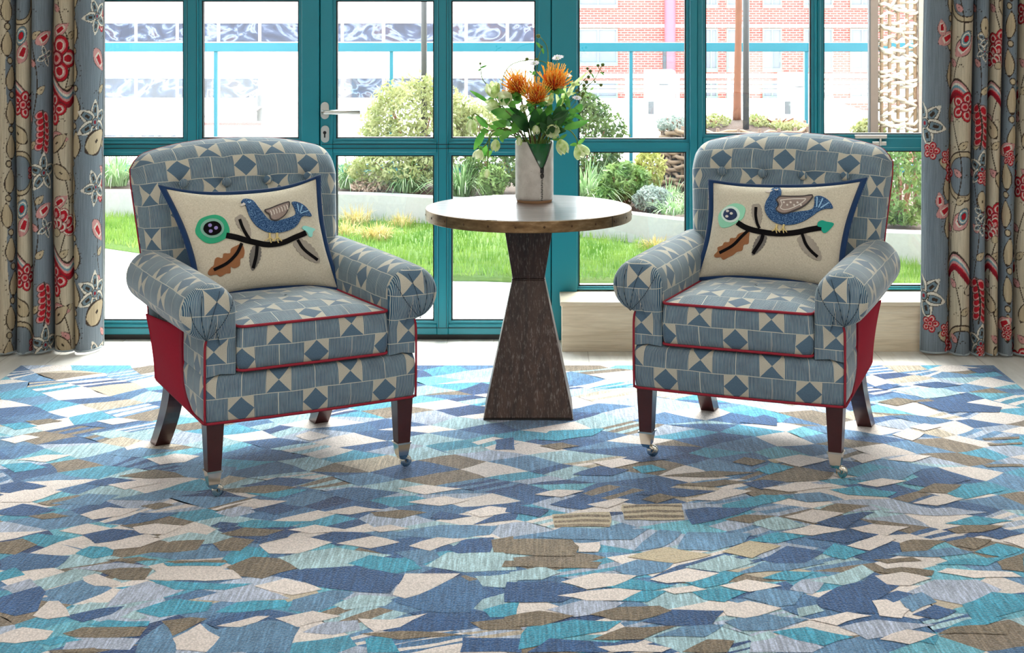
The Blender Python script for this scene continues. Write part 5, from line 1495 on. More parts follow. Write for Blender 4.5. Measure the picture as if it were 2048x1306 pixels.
def protea(px, py, dy, rpx, lean, label):
    c = FP(px, py, dy); R = 1.12 * rpx * c.y / F_PX
    f, m = stem_base(c)
    root = thing('pincushion_protea', label, 'flower', f, 0, 'orange pincushion flowers in the vase')
    up = (Vector((lean[0], lean[1], 1))).normalized()
    stem_to(root, [f, m, (m + c) / 2 + Vector((0, 0, .01)), c - up * R * .6], .0034, .0034, M['stem_brown'], f)
    V, F = lathe([(0.0001, -R * .62), (R * .30, -R * .58), (R * .50, -R * .2), (R * .48, R * .2), (R * .28, R * .45), (.0001, R * .52)], 16)
    q = up.to_track_quat('Z', 'Y').to_matrix()
    mk('flower_core', [q @ Vector(v) + c - f for v in V], F, M['prot_core'], root)
    A, B = MB(), MB()
    for k in range(190):
        z = 1 - 1.60 * (k + .5) / 190; a = k * 2.39996
        rr = math.sqrt(max(0, 1 - z * z)); d = Vector((rr * math.cos(a), rr * math.sin(a), z))
        outer = k % 5 in (0, 2)
        ln = R * (fr.uniform(1.15, 1.5) if outer else fr.uniform(.82, 1.05))
        d2 = (d + Vector((0, 0, .5 if outer else .3)) + Vector((fr.uniform(-1, 1), fr.uniform(-1, 1), fr.uniform(-.6, .6))) * .22).normalized()
        p0 = d * R * .36
        p1 = p0 + d * R * .30 + d2 * R * .06
        p2 = d2 * ln * .9
        p3 = d2 * ln + Vector((0, 0, R * .12)) - d * R * (.10 if not outer else -.02)
        tgt = B if outer or (z > .2 and k % 2) else A
        tgt.tube([q @ v + c - f for v in (p0, p1, p2, p3)], [R * .034, R * .030, R * .024, R * .036], 5)
    A.build('orange_styles', M['prot_o'], root, True); B.build('yellow_styles', M['prot_y'], root, True)
    lf = MB()
    for k in range(7):
        a = k * 2 * PI / 7
        b0 = c - up * R * .7; b1 = b0 + q @ Vector((math.cos(a) * R * .95, math.sin(a) * R * .95, R * fr.uniform(-.2, .5)))
        lf.add(*leaf_geo(b0 - f, b1 - f, R * .26, .12))
    lf.build('leaf', M['leaf_mid'], root, True)
protea(1035, 172, 0.015, 22, (-.35, -.1), 'orange pincushion protea standing before the white building, furthest from the scabious')
protea(1071, 191, -0.05, 22, (-.05, -.5), 'deep orange pincushion protea lowest and middle one of the three')
protea(1108, 163, 0.02, 24, (.15, -.15), 'largest yellow tipped orange pincushion protea, highest of the three')
def scabious(px, py, dy, rpx, label, mid=None):
    c = FP(px, py, dy); R = rpx * c.y / F_PX
    f, m = stem_base(c)
    root = thing('scabious', label, 'flower', f, 0, 'white scabious in the vase')
    ms = [mid] if mid else [(m + c) / 2]
    stem_to(root, [f, m] + ms + [c - Vector((0, 0, R * .3))], .0016, .0011, M['stem_pale'], f)
    pb = MB()
    up = Vector((fr.uniform(-.25, .25), -.45, 1)).normalized(); q = up.to_track_quat('Z', 'Y').to_matrix()
    for k in range(13):
        a = k * 2 * PI / 13
        d = q @ Vector((math.cos(a), math.sin(a), .18)); pb.add(*leaf_geo(c - f + d * R * .2, c - f + d * R * fr.uniform(.9, 1.1), R * .24, -.12, .15, 6, q @ Vector((-math.sin(a), math.cos(a), 0)), R * .03))
    for k in range(9):
        a = k * 2 * PI / 9 + .3
        d = q @ Vector((math.cos(a), math.sin(a), .6)); pb.add(*leaf_geo(c - f, c - f + d * R * .62, R * .15, -.1, .15, 5, q @ Vector((-math.sin(a), math.cos(a), 0))))
    pb.build('petal', M['scab'], root, True)
    V, F = lathe([(.0001, -R * .2), (R * .25, -R * .12), (R * .3, R * .1), (R * .12, R * .28), (.0001, R * .3)], 12)
    mk('flower_disc', [q @ Vector(v) + c - f for v in V], F, M['petal_white'], root)
scabious(1115, 117, 0.03, 12.5, 'white scabious on a tall stem above the largest orange protea')
scabious(1069, 128, -0.01, 10.5, 'white scabious facing up beside the tall curling stem', FP(1062, 175))
scabious(1135, 152, 0.04, 9, 'small white scabious half hidden just past the largest orange protea')
scabious(1153.5, 197, 0.0, 10, 'lilac white scabious low among the seed heads over the round shrub')
def tulip(px, py, dy, rpx, aim, label, via=None, open_=0.55, m='petal_green', n=6, ruff=.10, long_=1.25):
    """cupped head; aim: direction in which the mouth of the flower looks"""
    c = FP(px, py, dy); R = 1.10 * rpx * c.y / F_PX
    f, mth = stem_base(c)
    root = thing('green_hellebore', label, 'flower', f, 0, 'pale green hellebores in the vase')
    a = Vector(aim).normalized(); q = a.to_track_quat('Z', 'Y').to_matrix()
    back = c - a * R * long_ * .9
    mids = [FP(*v) for v in via] if via else [(mth + back) / 2 + Vector((0, -.01, .02))]
    stem_to(root, [f, mth] + mids + [back], .0027, .0022, M['stem_pale'], f)
    outer, inner = MB(), MB()
    for k in range(n):
        an = 2 * PI * k / n + .4; tgt = outer if k % 2 == 0 else inner
        rad = Vector((math.cos(an), math.sin(an), 0)); tan = Vector((-math.sin(an), math.cos(an), 0))
        nu, nv = 7, 8; V = []
        for j in range(nv):
            v = j / (nv - 1)
            prof = math.sin(PI * (0.06 + v * (0.86 - .3 * open_))) ** .7
            rr = R * (prof * .92 + .22 * open_ * v * v) * (1 if k % 2 == 0 else .86)
            zz = R * long_ * (-.9 + 1.75 * v)
            for i in range(nu):
                u = (i / (nu - 1) - .5) * 2
                ang = u * .72 * (math.sin(PI * min(1, v * .82 + .10)) ** .6)
                w = rad * math.cos(ang) + tan * math.sin(ang)
                wob = 1 + ruff * v * math.sin(u * 7 + k * 2) * abs(u)
                V.append(q @ (w * rr * wob + Vector((0, 0, zz - R * .20 * u * u * v))) + c - f)
        tgt.add(V, grid_faces(nu, nv))
    outer.build('outer_petal', M[m], root, True); inner.build('inner_petal', M['petal_white' if m == 'petal_green' else m], root, True)
    lf = MB()
    for k in range(2):
        d = q @ Vector((math.cos(k * 2.6 + 1), math.sin(k * 2.6 + 1), -.25))
        lf.add(*leaf_geo(back - f, back - f + d * R * 1.3, R * .28, .1))
    lf.build('bract', M['leaf_mid'], root, True)
T = [
 (986, 181, .00, 14.5, (-.25, -.3, .9), 'large ruffled pale green hellebore facing up, nearest the curled tendril', [(1015, 235), (995, 205)], .7, 'petal_green', 7, .16, 1.1),
 (984, 211, -.02, 13, (-.95, -.25, .05), 'pale green hellebore facing sideways just below the ruffled upright one', [(1030, 235), (1005, 214)], .5, 'petal_green', 6, .06, 1.1),
 (943, 253, .00, 11, (-.05, -.1, -1), 'pale green hellebore bud hanging furthest out over the table', [(1020, 262), (985, 255), (958, 232), (948, 228), (943, 238)], .2, 'petal_green', 6, .05, 1.35),
 (1012, 198, -.03, 13.5, (-.3, -.75, .25), 'creamy open hellebore between two orange proteas and the ruffled bloom', None, 1.0, 'petal_white', 6, .06, .9),
 (1047, 216, -.07, 8, (-.1, -1, .2), 'round green hellebore bud facing the room below the middle protea', None, .2, 'petal_green', 6, .05, 1.0),
 (1071.5, 260, -.085, 8.5, (.05, -.25, -1), 'small green hellebore bell nodding above the green vase lining', [(1062, 262), (1058, 246), (1066, 243)], .25, 'petal_green', 6, .05, 1.15),
 (957, 309, .00, 10.5, (-.35, -.2, -.9), 'creamy hellebore nodding beside the hanging leaf tips', [(1018, 268), (985, 262), (975, 285)], .6, 'petal_white', 6, .05, 1.0),
 (974, 347, .02, 6, (0, -.1, -1), 'lowest narrow bud hanging on a thin stem over the table', [(1020, 262), (985, 268), (977, 300), (975, 320)], .1, 'petal_green', 5, .02, 1.6),
 (991, 291, -.04, 9.5, (-.1, -.3, -.95), 'green hellebore hanging at the end of the brown branch', [(1022, 262), (1000, 256), (992, 272)], .3, 'petal_green', 6, .05, 1.3),
 (1105, 261, -.07, 13, (.05, -.9, -.3), 'ruffled green hellebore facing the room above the vase rim', None, .8, 'petal_green', 8, .14, .85),
 (1124.5, 294, -.05, 12.5, (.35, -.2, -.9), 'drooping green hellebore hanging down the side of the white vase', [(1100, 262), (1115, 268)], .3, 'petal_green', 6, .06, 1.3),
 (1161.5, 302, .01, 14.5, (.45, -.15, -.85), 'large ruffled hellebore hanging on an arched stem past the teal post', [(1100, 262), (1135, 259), (1152, 276)], .8, 'petal_green', 8, .16, 1.0),
 (1094, 203, .00, 11, (.2, -.7, .6), 'cluster of small pale green petals under the largest protea', None, .9, 'petal_white', 8, .18, .8),
 (1038.5, 283, -.09, 6, (0, -.3, -1), 'tiny yellow green bell hanging over the vase rim', [(1040, 265), (1036, 268)], .2, 'petal_green', 5, .03, 1.5),
]
for a in T: tulip(*a)
# leafy branches
def branch(label, pts, leaves, m='leaf_mid', stem='stem_brown', r=.0022):
    P3 = [FP(*q) for q in pts]
    f, mth = stem_base(P3[-1])
    root = thing('leafy_branch', label, 'foliage', f, 0, 'leafy branches in the vase')
    stem_to(root, [f, mth] + P3, r, r * .5, M[stem], f)
    for (x0, y0, x1, y1, w, dy0, dy1) in leaves:
        a, b = FP(x0, y0, dy0), FP(x1, y1, dy1)
        lb = MB(); lb.add(*leaf_geo(a - f, b - f, w * VY / F_PX, fr.uniform(-.10, .14), fr.uniform(.1, .3)))
        lb.build('leaf', M[m], root, True)
branch('leafy brown branch arching out towards the keyhole with hanging leaf tips', [(1030, 266, -.02), (1005, 255, -.03), (985, 261, -.03), (968, 260, -.02), (960, 258, -.02)],
 [(975, 255, 952, 232, 8, 0, 0), (1000, 259, 978, 252, 7, -.02, -.04), (1008, 262, 986, 270, 7, -.03, -.05), (968, 262, 948, 300, 8.5, 0, -.01), (978, 262, 960, 262, 6, -.02, -.04), (972, 290, 966, 314, 7, 0, .02), (963, 292, 960, 302, 4, 0, .0), (984, 302, 972, 312, 6, 0, .01), (1000, 272, 1006, 285, 5, -.04, -.05), (1020, 262, 1002, 278, 8, -.05, -.06)])
branch('broad leaved green branch spreading under the first protea', [(1040, 262, -.05), (1025, 235, -.06), (1010, 220, -.05), (996, 212, -.03)],
 [(1026, 230, 982, 223, 13, -.05, -.07), (1032, 222, 1006, 190, 9, -.03, 0), (1045, 200, 1018, 190, 8, 0, .02), (1028, 208, 1042, 193, 9, .0, .02), (1040, 240, 1024, 268, 10, -.06, -.08), (1012, 252, 984, 245, 8, -.04, -.05)])
branch('dark green leaf spray filling the middle of the bouquet', [(1055, 262, -.05), (1062, 235, -.06), (1075, 215, -.04)],
 [(1056, 262, 1022, 232, 13, -.05, -.10), (1068, 262, 1070, 218, 14, -.04, -.08), (1080, 262, 1088, 222, 12, -.03, -.07), (1050, 256, 1040, 222, 11, -.02, -.04), (1090, 262, 1102, 228, 12, -.02, -.06), (1075, 268, 1058, 240, 10, -.06, -.10), (1064, 235, 1082, 212, 9, 0, 0), (1098, 268, 1080, 245, 9, -.07, -.09)], 'leaf_dark', 'stem')
dk_ = []
for k in range(46):
    a = 2 * PI * fr.random(); q = fr.random() ** .5
    x0, y0 = 1066 + 26 * q * math.cos(a), 262 - 16 * abs(q * math.sin(a))
    x1, y1 = 1068 + fr.uniform(-80, 76), fr.uniform(205, 270)
    y1 = max(y1, 196 + abs(x1 - 1068) * .35)
    dk_.append(((x0 + x1) / 2 + fr.uniform(-8, 8), (y0 + y1) / 2 + fr.uniform(-8, 4), x1, y1, fr.uniform(6, 11), fr.uniform(-.05, .06), fr.uniform(-.09, .08)))
branch('dense leafy filler spray packed round the vase mouth', [(1062, 262, .0), (1066, 245, .0), (1070, 230, .0)], dk_[:16], 'leaf_dark', 'stem')
branch('second leafy filler spray leaning towards the door handle', [(1056, 262, .02), (1046, 245, .02), (1036, 235, .02)], dk_[16:30], 'leaf_mid', 'stem')
branch('third leafy filler spray leaning towards the teal post', [(1074, 262, .02), (1084, 245, .02), (1098, 235, .02)], dk_[30:], 'leaf_mid', 'stem')
branch('dark pointed leaves reaching towards the teal post', [(1095, 258, -.04), (1110, 240, -.04), (1122, 225, -.02)],
 [(1098, 258, 1137, 222, 12, -.04, -.06), (1110, 255, 1119, 212, 13, -.03, -.05), (1120, 256, 1128, 208, 10, 0, .02), (1106, 266, 1096, 232, 9, -.06, -.06), (1128, 252, 1148, 225, 8, .02, .04), (1108, 262, 1132, 262, 8, -.03, -.05)], 'leaf_dark', 'stem')
branch('long narrow leaf pointing out in front of the round shrub', [(1100, 265, -.03), (1118, 260, -.03), (1130, 256, -.02)], [(1128, 257, 1178, 241, 8.5, -.02, .02), (1140, 226, 1166, 240, 5, .03, .05), (1152, 225, 1164, 208, 8, .02, .03)])
branch('narrow leaf sticking out above the hanging buds and the garden', [(1030, 250, 0), (1005, 222, .02), (990, 210, .02)], [(978, 205, 940, 181, 5, .02, .03), (996, 208, 976, 205, 4, .02, .02), (1008, 184, 1026, 196, 7, .02, 0)])
branch('pale grassy leaves rising beside the largest protea', [(1110, 255, .02), (1122, 215, .03), (1140, 180, .04), (1150, 160, .04)],
 [(1122, 215, 1132, 168, 5, .03, .04), (1118, 212, 1148, 176, 5, .03, .05), (1128, 198, 1156, 160, 4.5, .04, .05), (1120, 220, 1112, 186, 5, .02, .02), (1136, 180, 1176, 144, 4, .04, .05), (1140, 166, 1160, 170, 4.5, .04, .05), (1130, 190, 1152, 186, 4, .03, .04), (1100, 205, 1106, 180, 5, .0, .0)], 'petal_green', 'stem_pale')
branch('light green filler leaves under the lilac scabious', [(1105, 260, .0), (1128, 232, .0), (1140, 215, 0)],
 [(1118, 245, 1136, 236, 5, -.02, -.02), (1132, 226, 1120, 212, 5, 0, 0), (1140, 216, 1128, 200, 5, 0, .01), (1136, 222, 1158, 222, 6, 0, .02), (1126, 236, 1150, 246, 4, 0, .02), (1122, 232, 1104, 222, 6, -.03, -.04), (1114, 214, 1124, 196, 5, 0, 0), (1140, 210, 1130, 186, 4, .01, .02)], 'leaf_mid', 'stem_pale')
# thin tendrils and seed heads
def tendril(label, pts, buds, leaves=(), r=.0019):
    P3 = [FP(*q) for q in pts]
    f, mth = stem_base(P3[-1])
    root = thing('budded_stem', label, 'flower stem', f, 0, 'thin budded stems in the vase')
    stem_to(root, [f, mth] + P3, r * 1.2, r * .7, M['stem_pale'], f)
    for (x, y, rp, dy) in buds:
        c = FP(x, y, dy); R = 1.15 * rp * VY / F_PX
        V, F = lathe([(.0001, -R), (R * .55, -R * .85), (R, -R * .1), (R * .9, R * .4), (R * .6, R * .8), (.0001, R * .85)], 10)
        b = mk('bud', [Vector(v) + c - f for v in V], F, M['bud'], root)
        tp = min(P3, key=lambda w: (w - c).length)
        if (tp - c).length > .004:
            V, F = tube(smooth_path([tp - f, (tp + c) / 2 - f + Vector((0, 0, -.004)), c - f], 4), r * .6, 5); mk('bud_stalk', V, F, M['stem_pale'], b)
    if leaves:
        for (x0, y0, x1, y1, w) in leaves:
            lb = MB(); a, b = FP(x0, y0), FP(x1, y1); lb.add(*leaf_geo(a - f, b - f, w * VY / F_PX, .1)); lb.build('leaf', M['leaf_mid'], root, True)
tendril('tall curling stem with a single bud, highest in the bouquet', [(1080, 230, 0), (1088, 160, .02), (1096, 118, .03), (1093, 92, .03), (1084, 78, .02), (1077, 72, .01)], [(1076.5, 72, 4, .01)])
tendril('looping stem arching from the white scabious down to the creamy hellebore', [(1050, 240, 0), (1085, 205, .02), (1104, 140, .03), (1090, 125, .03), (1068, 120, .02), (1048, 121, .02), (1022, 130, .02), (1008, 150, .01), (1004, 178, .01)], [(1054, 118, 3.2, .02)])
tendril('thin curled tendril with a tiny leafy bud in front of the white building', [(1020, 235, .01), (1000, 205, .02), (975, 171, .02), (965, 158, .02), (962, 142, .02), (961, 132, .02)], [(960.5, 127, 2.2, .02), (965, 134, 1.8, .02)], [(962, 136, 974, 131, 2.2), (962, 138, 956, 142, 2)])
tendril('leafy bud stem beside the tall curling one', [(1070, 235, .03), (1068, 185, .03), (1072, 150, .03), (1077, 115, .03), (1084, 95, .02), (1076, 86, .02)], [(1083, 94, 2.8, .02), (1073, 118, 2.5, .02)], [(1080, 96, 1072, 84, 3), (1084, 96, 1087, 108, 3), (1066, 150, 1070, 142, 4), (1064, 146, 1058, 142, 2)])
tendril('spray of round seed heads standing highest over the brick building', [(1110, 250, .02), (1135, 210, .03), (1165, 180, .04), (1188, 160, .04), (1200, 138, .04), (1205, 129, .04)], [(1205.5, 129.5, 3.3, .04), (1196, 131, 2.8, .04), (1202, 170, 3.2, .05), (1207, 145, 1.6, .04), (1190, 164, 2, .04)], [(1200, 144, 1209, 151, 1.8)])
tendril('spray of dark seed heads leaning over the round shrub', [(1108, 250, .03), (1130, 215, .04), (1150, 185, .05), (1168, 160, .05), (1182, 146, .05)], [(1181, 142, 3, .05), (1175, 137, 2.6, .05), (1177, 154, 3.2, .05), (1173, 164, 3.6, .05), (1168, 171, 3.4, .05), (1166, 187, 3.6, .04), (1164, 192, 2.8, .04), (1154, 181, 3.2, .04), (1176, 195, 2.2, .04)], [(1182, 146, 1188, 157, 2)])
tendril('thin green stem weaving between the seed heads', [(1100, 258, .01), (1125, 240, .02), (1150, 215, .03), (1160, 205, .03), (1172, 180, .03), (1178, 170, .03)], [(1160, 225, 2, .03), (1171, 178, 2.4, .03)], [(1128, 244, 1150, 228, 1.8), (1132, 240, 1158, 232, 1.6)])
# ------------------------------------------------------------------ terrace garden beyond the glass
gr = random.Random(31)
M['paving'] = simple('white_paving', (226, 224, 218), 0.8, var=0.06, scale=6)
M['conc'] = simple('pale_concrete', (160, 158, 154), 0.85, var=0.10, scale=50, bump=0.2)
M['soil'] = simple('bark_mulch', (80, 62, 52), 0.95, var=0.4, scale=60, bump=0.8)
M['turf'] = simple('turf', (84, 108, 46), 0.95, var=0.3, scale=40)
M['grass'] = leafy('grass_blade', (73, 113, 35), (126, 152, 70), 0.6, 5, 0.4)
M['sedge'] = leafy('golden_sedge', (164, 142, 73), (188, 172, 120), 0.6, 12, 0.4)
M['strap_g'] = leafy('strap_leaf', (104, 138, 84), (164, 186, 140), 0.4, 9, 0.4)
M['box_g'] = leafy('box_leaf', (52, 83, 41), (107, 128, 65), 0.4, 14, 0.35)
M['pitto'] = leafy('variegated_leaf', (134, 142, 80), (177, 176, 128), 0.4, 14, 0.35)
M['silver'] = leafy('silver_leaf', (134, 147, 137), (164, 171, 163), 0.6, 14, 0.3)
M['euph'] = leafy('yellow_green_leaf', (152, 156, 72), (180, 176, 104), 0.5, 14, 0.35)
M['mid_g'] = leafy('mid_green_leaf', (83, 118, 56), (131, 152, 88), 0.5, 12, 0.35)
M['wicker'] = simple('wicker', (140, 114, 90), 0.8, var=0.25, scale=30)
M['bark'] = simple('young_bark', (128, 80, 58), 0.85, var=0.3, scale=18, bump=0.4)
M['pole'] = simple('grey_pole', (80, 80, 84), 0.5, 0.3, var=0.1)
M['rail'] = simple('teal_rail', (10, 112, 130), 0.4, var=0.08, scale=8)
def gmesh(name, label, cat, V, F, m, kind=None, group=None):
    o = mk(name, V, F, m); return tag(o, label, cat, group, kind)
gp = MB().box(-9, 9, RY1 + 0.14, 11.6, -0.10, -0.012).build('ground', M['paving']); gp['kind'] = 'structure'
sill = MB().box(RX0, WX(1105), RY1 - .0, RY1 + .145, -0.08, -0.004).build('trim_6', M['paving']); sill['kind'] = 'structure'
# low concrete kerb wall curving towards the windows on the right
KW = [(-4.6, 10.15), (-2.79, 10.08), (-1.27, 9.96), (-.66, 9.76), (0.0, 9.42), (.526, 9.02), (.811, 8.76), (1.3, 8.48), (1.86, 8.30), (2.6, 8.15), (4.2, 7.95)]
kpath = smooth_path([Vector((x, y, 0)) for x, y in KW], 6)
KH = 0.172
mb = MB(); V = []; n = len(kpath)
for q in kpath:
    V += [(q.x, q.y, -0.02), (q.x, q.y, KH), (q.x, q.y + 0.14, KH), (q.x, q.y + 0.14, -0.02)]
F = [(0, 1, 2, 3), tuple(4 * (n - 1) + i for i in (3, 2, 1, 0))]
for i in range(n - 1):
    for a in range(4): F.append((i * 4 + a, i * 4 + 4 + a, i * 4 + 4 + (a + 1) % 4, i * 4 + (a + 1) % 4))
o = gmesh('kerb_wall', None, None, V, F, M['conc'], 'structure'); 
o.data.polygons.foreach_set('use_smooth', np.zeros(len(o.data.polygons), dtype=bool))
# planting bed behind it
V = []; F = []
for q in kpath: V += [(q.x, q.y + 0.13, 0.13), (q.x, max(q.y + .5, 10.0), 0.17), (q.x, 10.95, 0.20), (q.x, 10.95, -.02)]
for i in range(n - 1):
    for a in range(3): F.append((i * 4 + a, i * 4 + 4 + a, i * 4 + 5 + a, i * 4 + 1 + a))
o = gmesh('planting_bed_ground', None, None, V, F, M['soil'], 'structure')
# lawn with a curved near edge
def kerb_y(x):
    for a, b in zip(kpath, kpath[1:]):
        if a.x <= x <= b.x: return a.y + (b.y - a.y) * (x - a.x) / (b.x - a.x)
    return kpath[0].y if x < kpath[0].x else kpath[-1].y
def lawn_y(x):
    pts = [(-4.6, 9.2), (-2.5, 8.97), (-1.6, 8.3), (-1.1, 7.93), (-.3, 7.9), (.5, 7.75), (1.1, 7.55), (2, 7.35), (4, 7.2)]
    for a, b in zip(pts, pts[1:]):
        if a[0] <= x <= b[0]: return a[1] + (b[1] - a[1]) * (x - a[0]) / (b[0] - a[0])
    return 9.2
lw = empty('lawn'); tag(lw, 'strip of bright green lawn between the white paving and the concrete kerb', 'lawn', None, 'stuff')
V, F = [], []
xs = np.linspace(-4.4, 3.6, 160)
for x in xs: V += [(x, lawn_y(x), -0.011), (x, lawn_y(x), 0.012), (x, kerb_y(x) - .02, 0.014)]
for i in range(len(xs) - 1):
    for a in range(2): F.append((i * 3 + a, i * 3 + 3 + a, i * 3 + 4 + a, i * 3 + 1 + a))
mk('turf', V, F, M['turf'], lw)
NB = 26000
bx = RNG.uniform(-3.2, 2.3, NB); t = RNG.uniform(0, 1, NB)
ly = np.array([lawn_y(x) for x in bx]); ky = np.array([kerb_y(x) for x in bx])
by = ly + (ky - .05 - ly) * t
h = RNG.uniform(.03, .075, NB); an = RNG.uniform(0, 2 * PI, NB); lean = RNG.uniform(.0, .035, NB); la = RNG.uniform(0, 2 * PI, NB)
w = RNG.uniform(.0016, .0034, NB)
B0 = np.stack([bx - w * np.cos(an), by - w * np.sin(an), np.full(NB, .012)], -1)
B1 = np.stack([bx + w * np.cos(an), by + w * np.sin(an), np.full(NB, .012)], -1)
B2 = np.stack([bx + lean * np.cos(la), by + lean * np.sin(la), .012 + h], -1)
V = np.stack([B0, B1, B2], 1).reshape(-1, 3)
mk('grass_blades', V, np.arange(NB * 3).reshape(-1, 3), M['grass'], lw, smooth=False)
def tuft(name, label, cat, px, py_base, Y, n, L, m, w=.007, spread=.8, group=None, z0=None, up=0.9):
    c = P(px, py_base, Y)
    z0 = (0.16 if z0 is None else z0)
    base = Vector((c.x, Y, z0))
    V, F = [], []
    for k in range(n):
        a = gr.uniform(0, 2 * PI); s = gr.uniform(.15, 1) * spread; l = L * gr.uniform(.6, 1.1)
        d = Vector((math.cos(a), math.sin(a), 0)); sd = Vector((-d.y, d.x, 0))
        r0 = Matrix.Rotation(gr.uniform(-.8, .8), 3, 'Z') @ d * gr.uniform(0, .08)
        b = len(V)
        for j in range(6):
            t = j / 5.0
            p = r0 + d * (l * s * t ** 1.3 * .75) + Vector((0, 0, l * (up * t - 0.62 * s * t ** 2.4)))
            p.z = max(p.z, 0.004)
            ww = w * (1 - t ** 2) + .0006
            V += [p - sd * ww, p + sd * ww]
        for j in range(5): F.append((b + 2 * j, b + 2 * j + 1, b + 2 * j + 3, b + 2 * j + 2))
    o = mk(name, V, F, m); o.location = base
    return tag(o, label, cat, group)
def bush(name, label, cat, px, py_c, Y, rx, rz, n, m, leaf=.018, ry=None, group=None, stemc='bark', zbase=0.15, pointy=0.0, dens=.55):
    c = P(px, py_c, Y); ry = ry or rx
    base = Vector((c.x, Y, zbase)); cc = c - base
    root = thing(name, label, cat, base, 0, group)
    V, F = [], []
    for k in range(n):
        z = gr.uniform(-1, 1); a = gr.uniform(0, 2 * PI); r = math.sqrt(1 - z * z)
        rad = gr.uniform(dens, 1.0) ** .5 * (1 + .10 * math.sin(a * 3 + z * 4) + .07 * math.sin(a * 7 + 1))
        if pointy: r *= (1 - pointy * max(0, z))
        q = Vector((rx * r * math.cos(a), ry * r * math.sin(a), rz * z)) * rad + cc
        if q.z < .01: q.z = gr.uniform(.01, .06)
        nrm = Vector((gr.uniform(-1, 1), gr.uniform(-1, 1), gr.uniform(-.2, 1))).normalized()
        t = nrm.orthogonal().normalized(); t = Matrix.Rotation(gr.uniform(0, 6.28), 3, nrm) @ t; s = nrm.cross(t)
        l = leaf * gr.uniform(.6, 1.25); b = len(V)
        V += [q - t * l, q + s * l * .42, q + t * l + nrm * l * .2, q - s * l * .42]
        F.append((b, b + 1, b + 2, b + 3))
    mk('foliage', V, F, m, root, smooth=False)
    sb = MB()
    for k in range(5):
        a = k * 1.3
        sb.tube([(0, 0, 0.005), (rx * .2 * math.cos(a), ry * .2 * math.sin(a), max(.05, cc.z * .5)), (rx * .55 * math.cos(a), ry * .5 * math.sin(a), max(.08, cc.z + rz * .3))], [.012, .008, .004], 5)
    sb.build('stem', M[stemc], root, True)
    return root
bush('variegated_shrub', 'rounded cream and green variegated shrub around the grey pole', 'shrub', 835, 248, 10.35, .37, .30, 5200, M['pitto'], .022, .25)
bush('variegated_shrub', 'smaller variegated shrub partly hidden behind the hanging flower buds', 'shrub', 945, 262, 10.45, .22, .18, 1800, M['pitto'], .022, .2)
bush('box_shrub', 'rounded dark green box shrub behind the flower vase and teal post', 'shrub', 1160, 288, 10.2, .30, .34, 6000, M['box_g'], .02, .26, pointy=.25)
bush('low_shrub', 'low olive green shrub filling the bed behind the door panes', 'shrub', 800, 335, 10.2, .36, .11, 2200, M['pitto'], .02, .2)
bush('low_shrub', 'dark green spreading shrub behind the vase at kerb level', 'shrub', 1000, 330, 10.0, .24, .13, 2600, M['box_g'], .018, .2)
bush('euphorbia', 'yellow green euphorbia growing beside the wicker planter', 'plant', 1298, 340, 9.75, .10, .13, 900, M['euph'], .02, .1)
bush('lavender', 'silver grey lavender cushion on the kerb by the wicker planter', 'plant', 1303, 398, 9.35, .11, .075, 1400, M['silver'], .017, .1, zbase=.14)
bush('low_shrub', 'light green loose shrub between the strap leaves and the lavender', 'shrub', 1248, 365, 9.5, .15, .12, 1500, M['mid_g'], .022, .12)
bush('heuchera', 'light green ground cover at the foot of the round box shrub', 'plant', 1205, 392, 9.4, .09, .05, 500, M['mid_g'], .02, .08, zbase=.14)
bush('salvia', 'reddish loose perennial in the bed behind the pane beside the armchair', 'plant', 745, 372, 10.2, .14, .06, 700, simple('salvia_leaf', (176, 150, 132), .7, var=.3), .02, .1)
bush('leafy_perennial', 'bright green leafy clump behind the white vase', 'plant', 985, 362, 9.75, .09, .09, 900, M['mid_g'], .024, .09)
bush('sapling_shrub', 'soft green upright shrub seen beside the floral curtain', 'shrub', 1800, 375, 8.75, .16, .30, 1600, M['mid_g'], .022, .14, zbase=.15)
bush('bay_shrub', 'young shrub with upright olive shoots before the woven hurdle', 'shrub', 1738, 262, 9.4, .10, .07, 700, M['pitto'], .022, .1)
for px, py, Y, n_, L, lab in [(232, 385, 10.5, 90, .36, 'fountain of pale strap leaves behind the first pane by the curtain'), (700, 372, 10.35, 80, .30, 'strap leaf clump in the pane beside the printed armchair back'),
    (815, 388, 10.15, 110, .28, 'arching strap leaf clump on the kerb beside the door mullion'), (925, 380, 9.95, 110, .30, 'strap leaf clump on the kerb under the hanging flower bud'),
    (1172, 385, 9.55, 100, .34, 'strap leaf clump nearest the vase with white flower heads'), (1225, 370, 9.6, 80, .28, 'strap leaf clump below the round box shrub'), (1350, 420, 9.1, 60, .16, 'low spiky tuft on the kerb before the wicker planter'), (1335, 372, 9.5, 60, .2, 'green tuft at the base of the wicker planter')]:
    tuft('strap_leaf_plant', lab, 'plant', px, py, Y, int(n_ * 2.2), L * 1.15, M['strap_g'], .0036, 1.35, 'strap leaf plants along the kerb')
for px, Y, n_, L, lab in [(715, 9.72, 170, .16, 'golden sedge against the kerb behind the printed chair back'), (752, 9.1, 260, .14, 'golden sedge tuft growing out on the lawn by the armchair'), (690, 9.3, 140, .12, 'small golden sedge tuft beside the armchair shoulder'),
    (800, 9.64, 130, .12, 'wispy golden sedge at the foot of the kerb near the mullion'), (1312, 8.72, 170, .11, 'golden sedge at the foot of the kerb beyond the table'), (1352, 8.50, 120, .10, 'golden sedge nearest the armchair arm and kerb')]:
    tuft('golden_sedge', lab, 'grass', px, 0, Y, n_, L, M['sedge'], .0018, 1.15, 'golden sedges on the lawn', 0.012, .95)
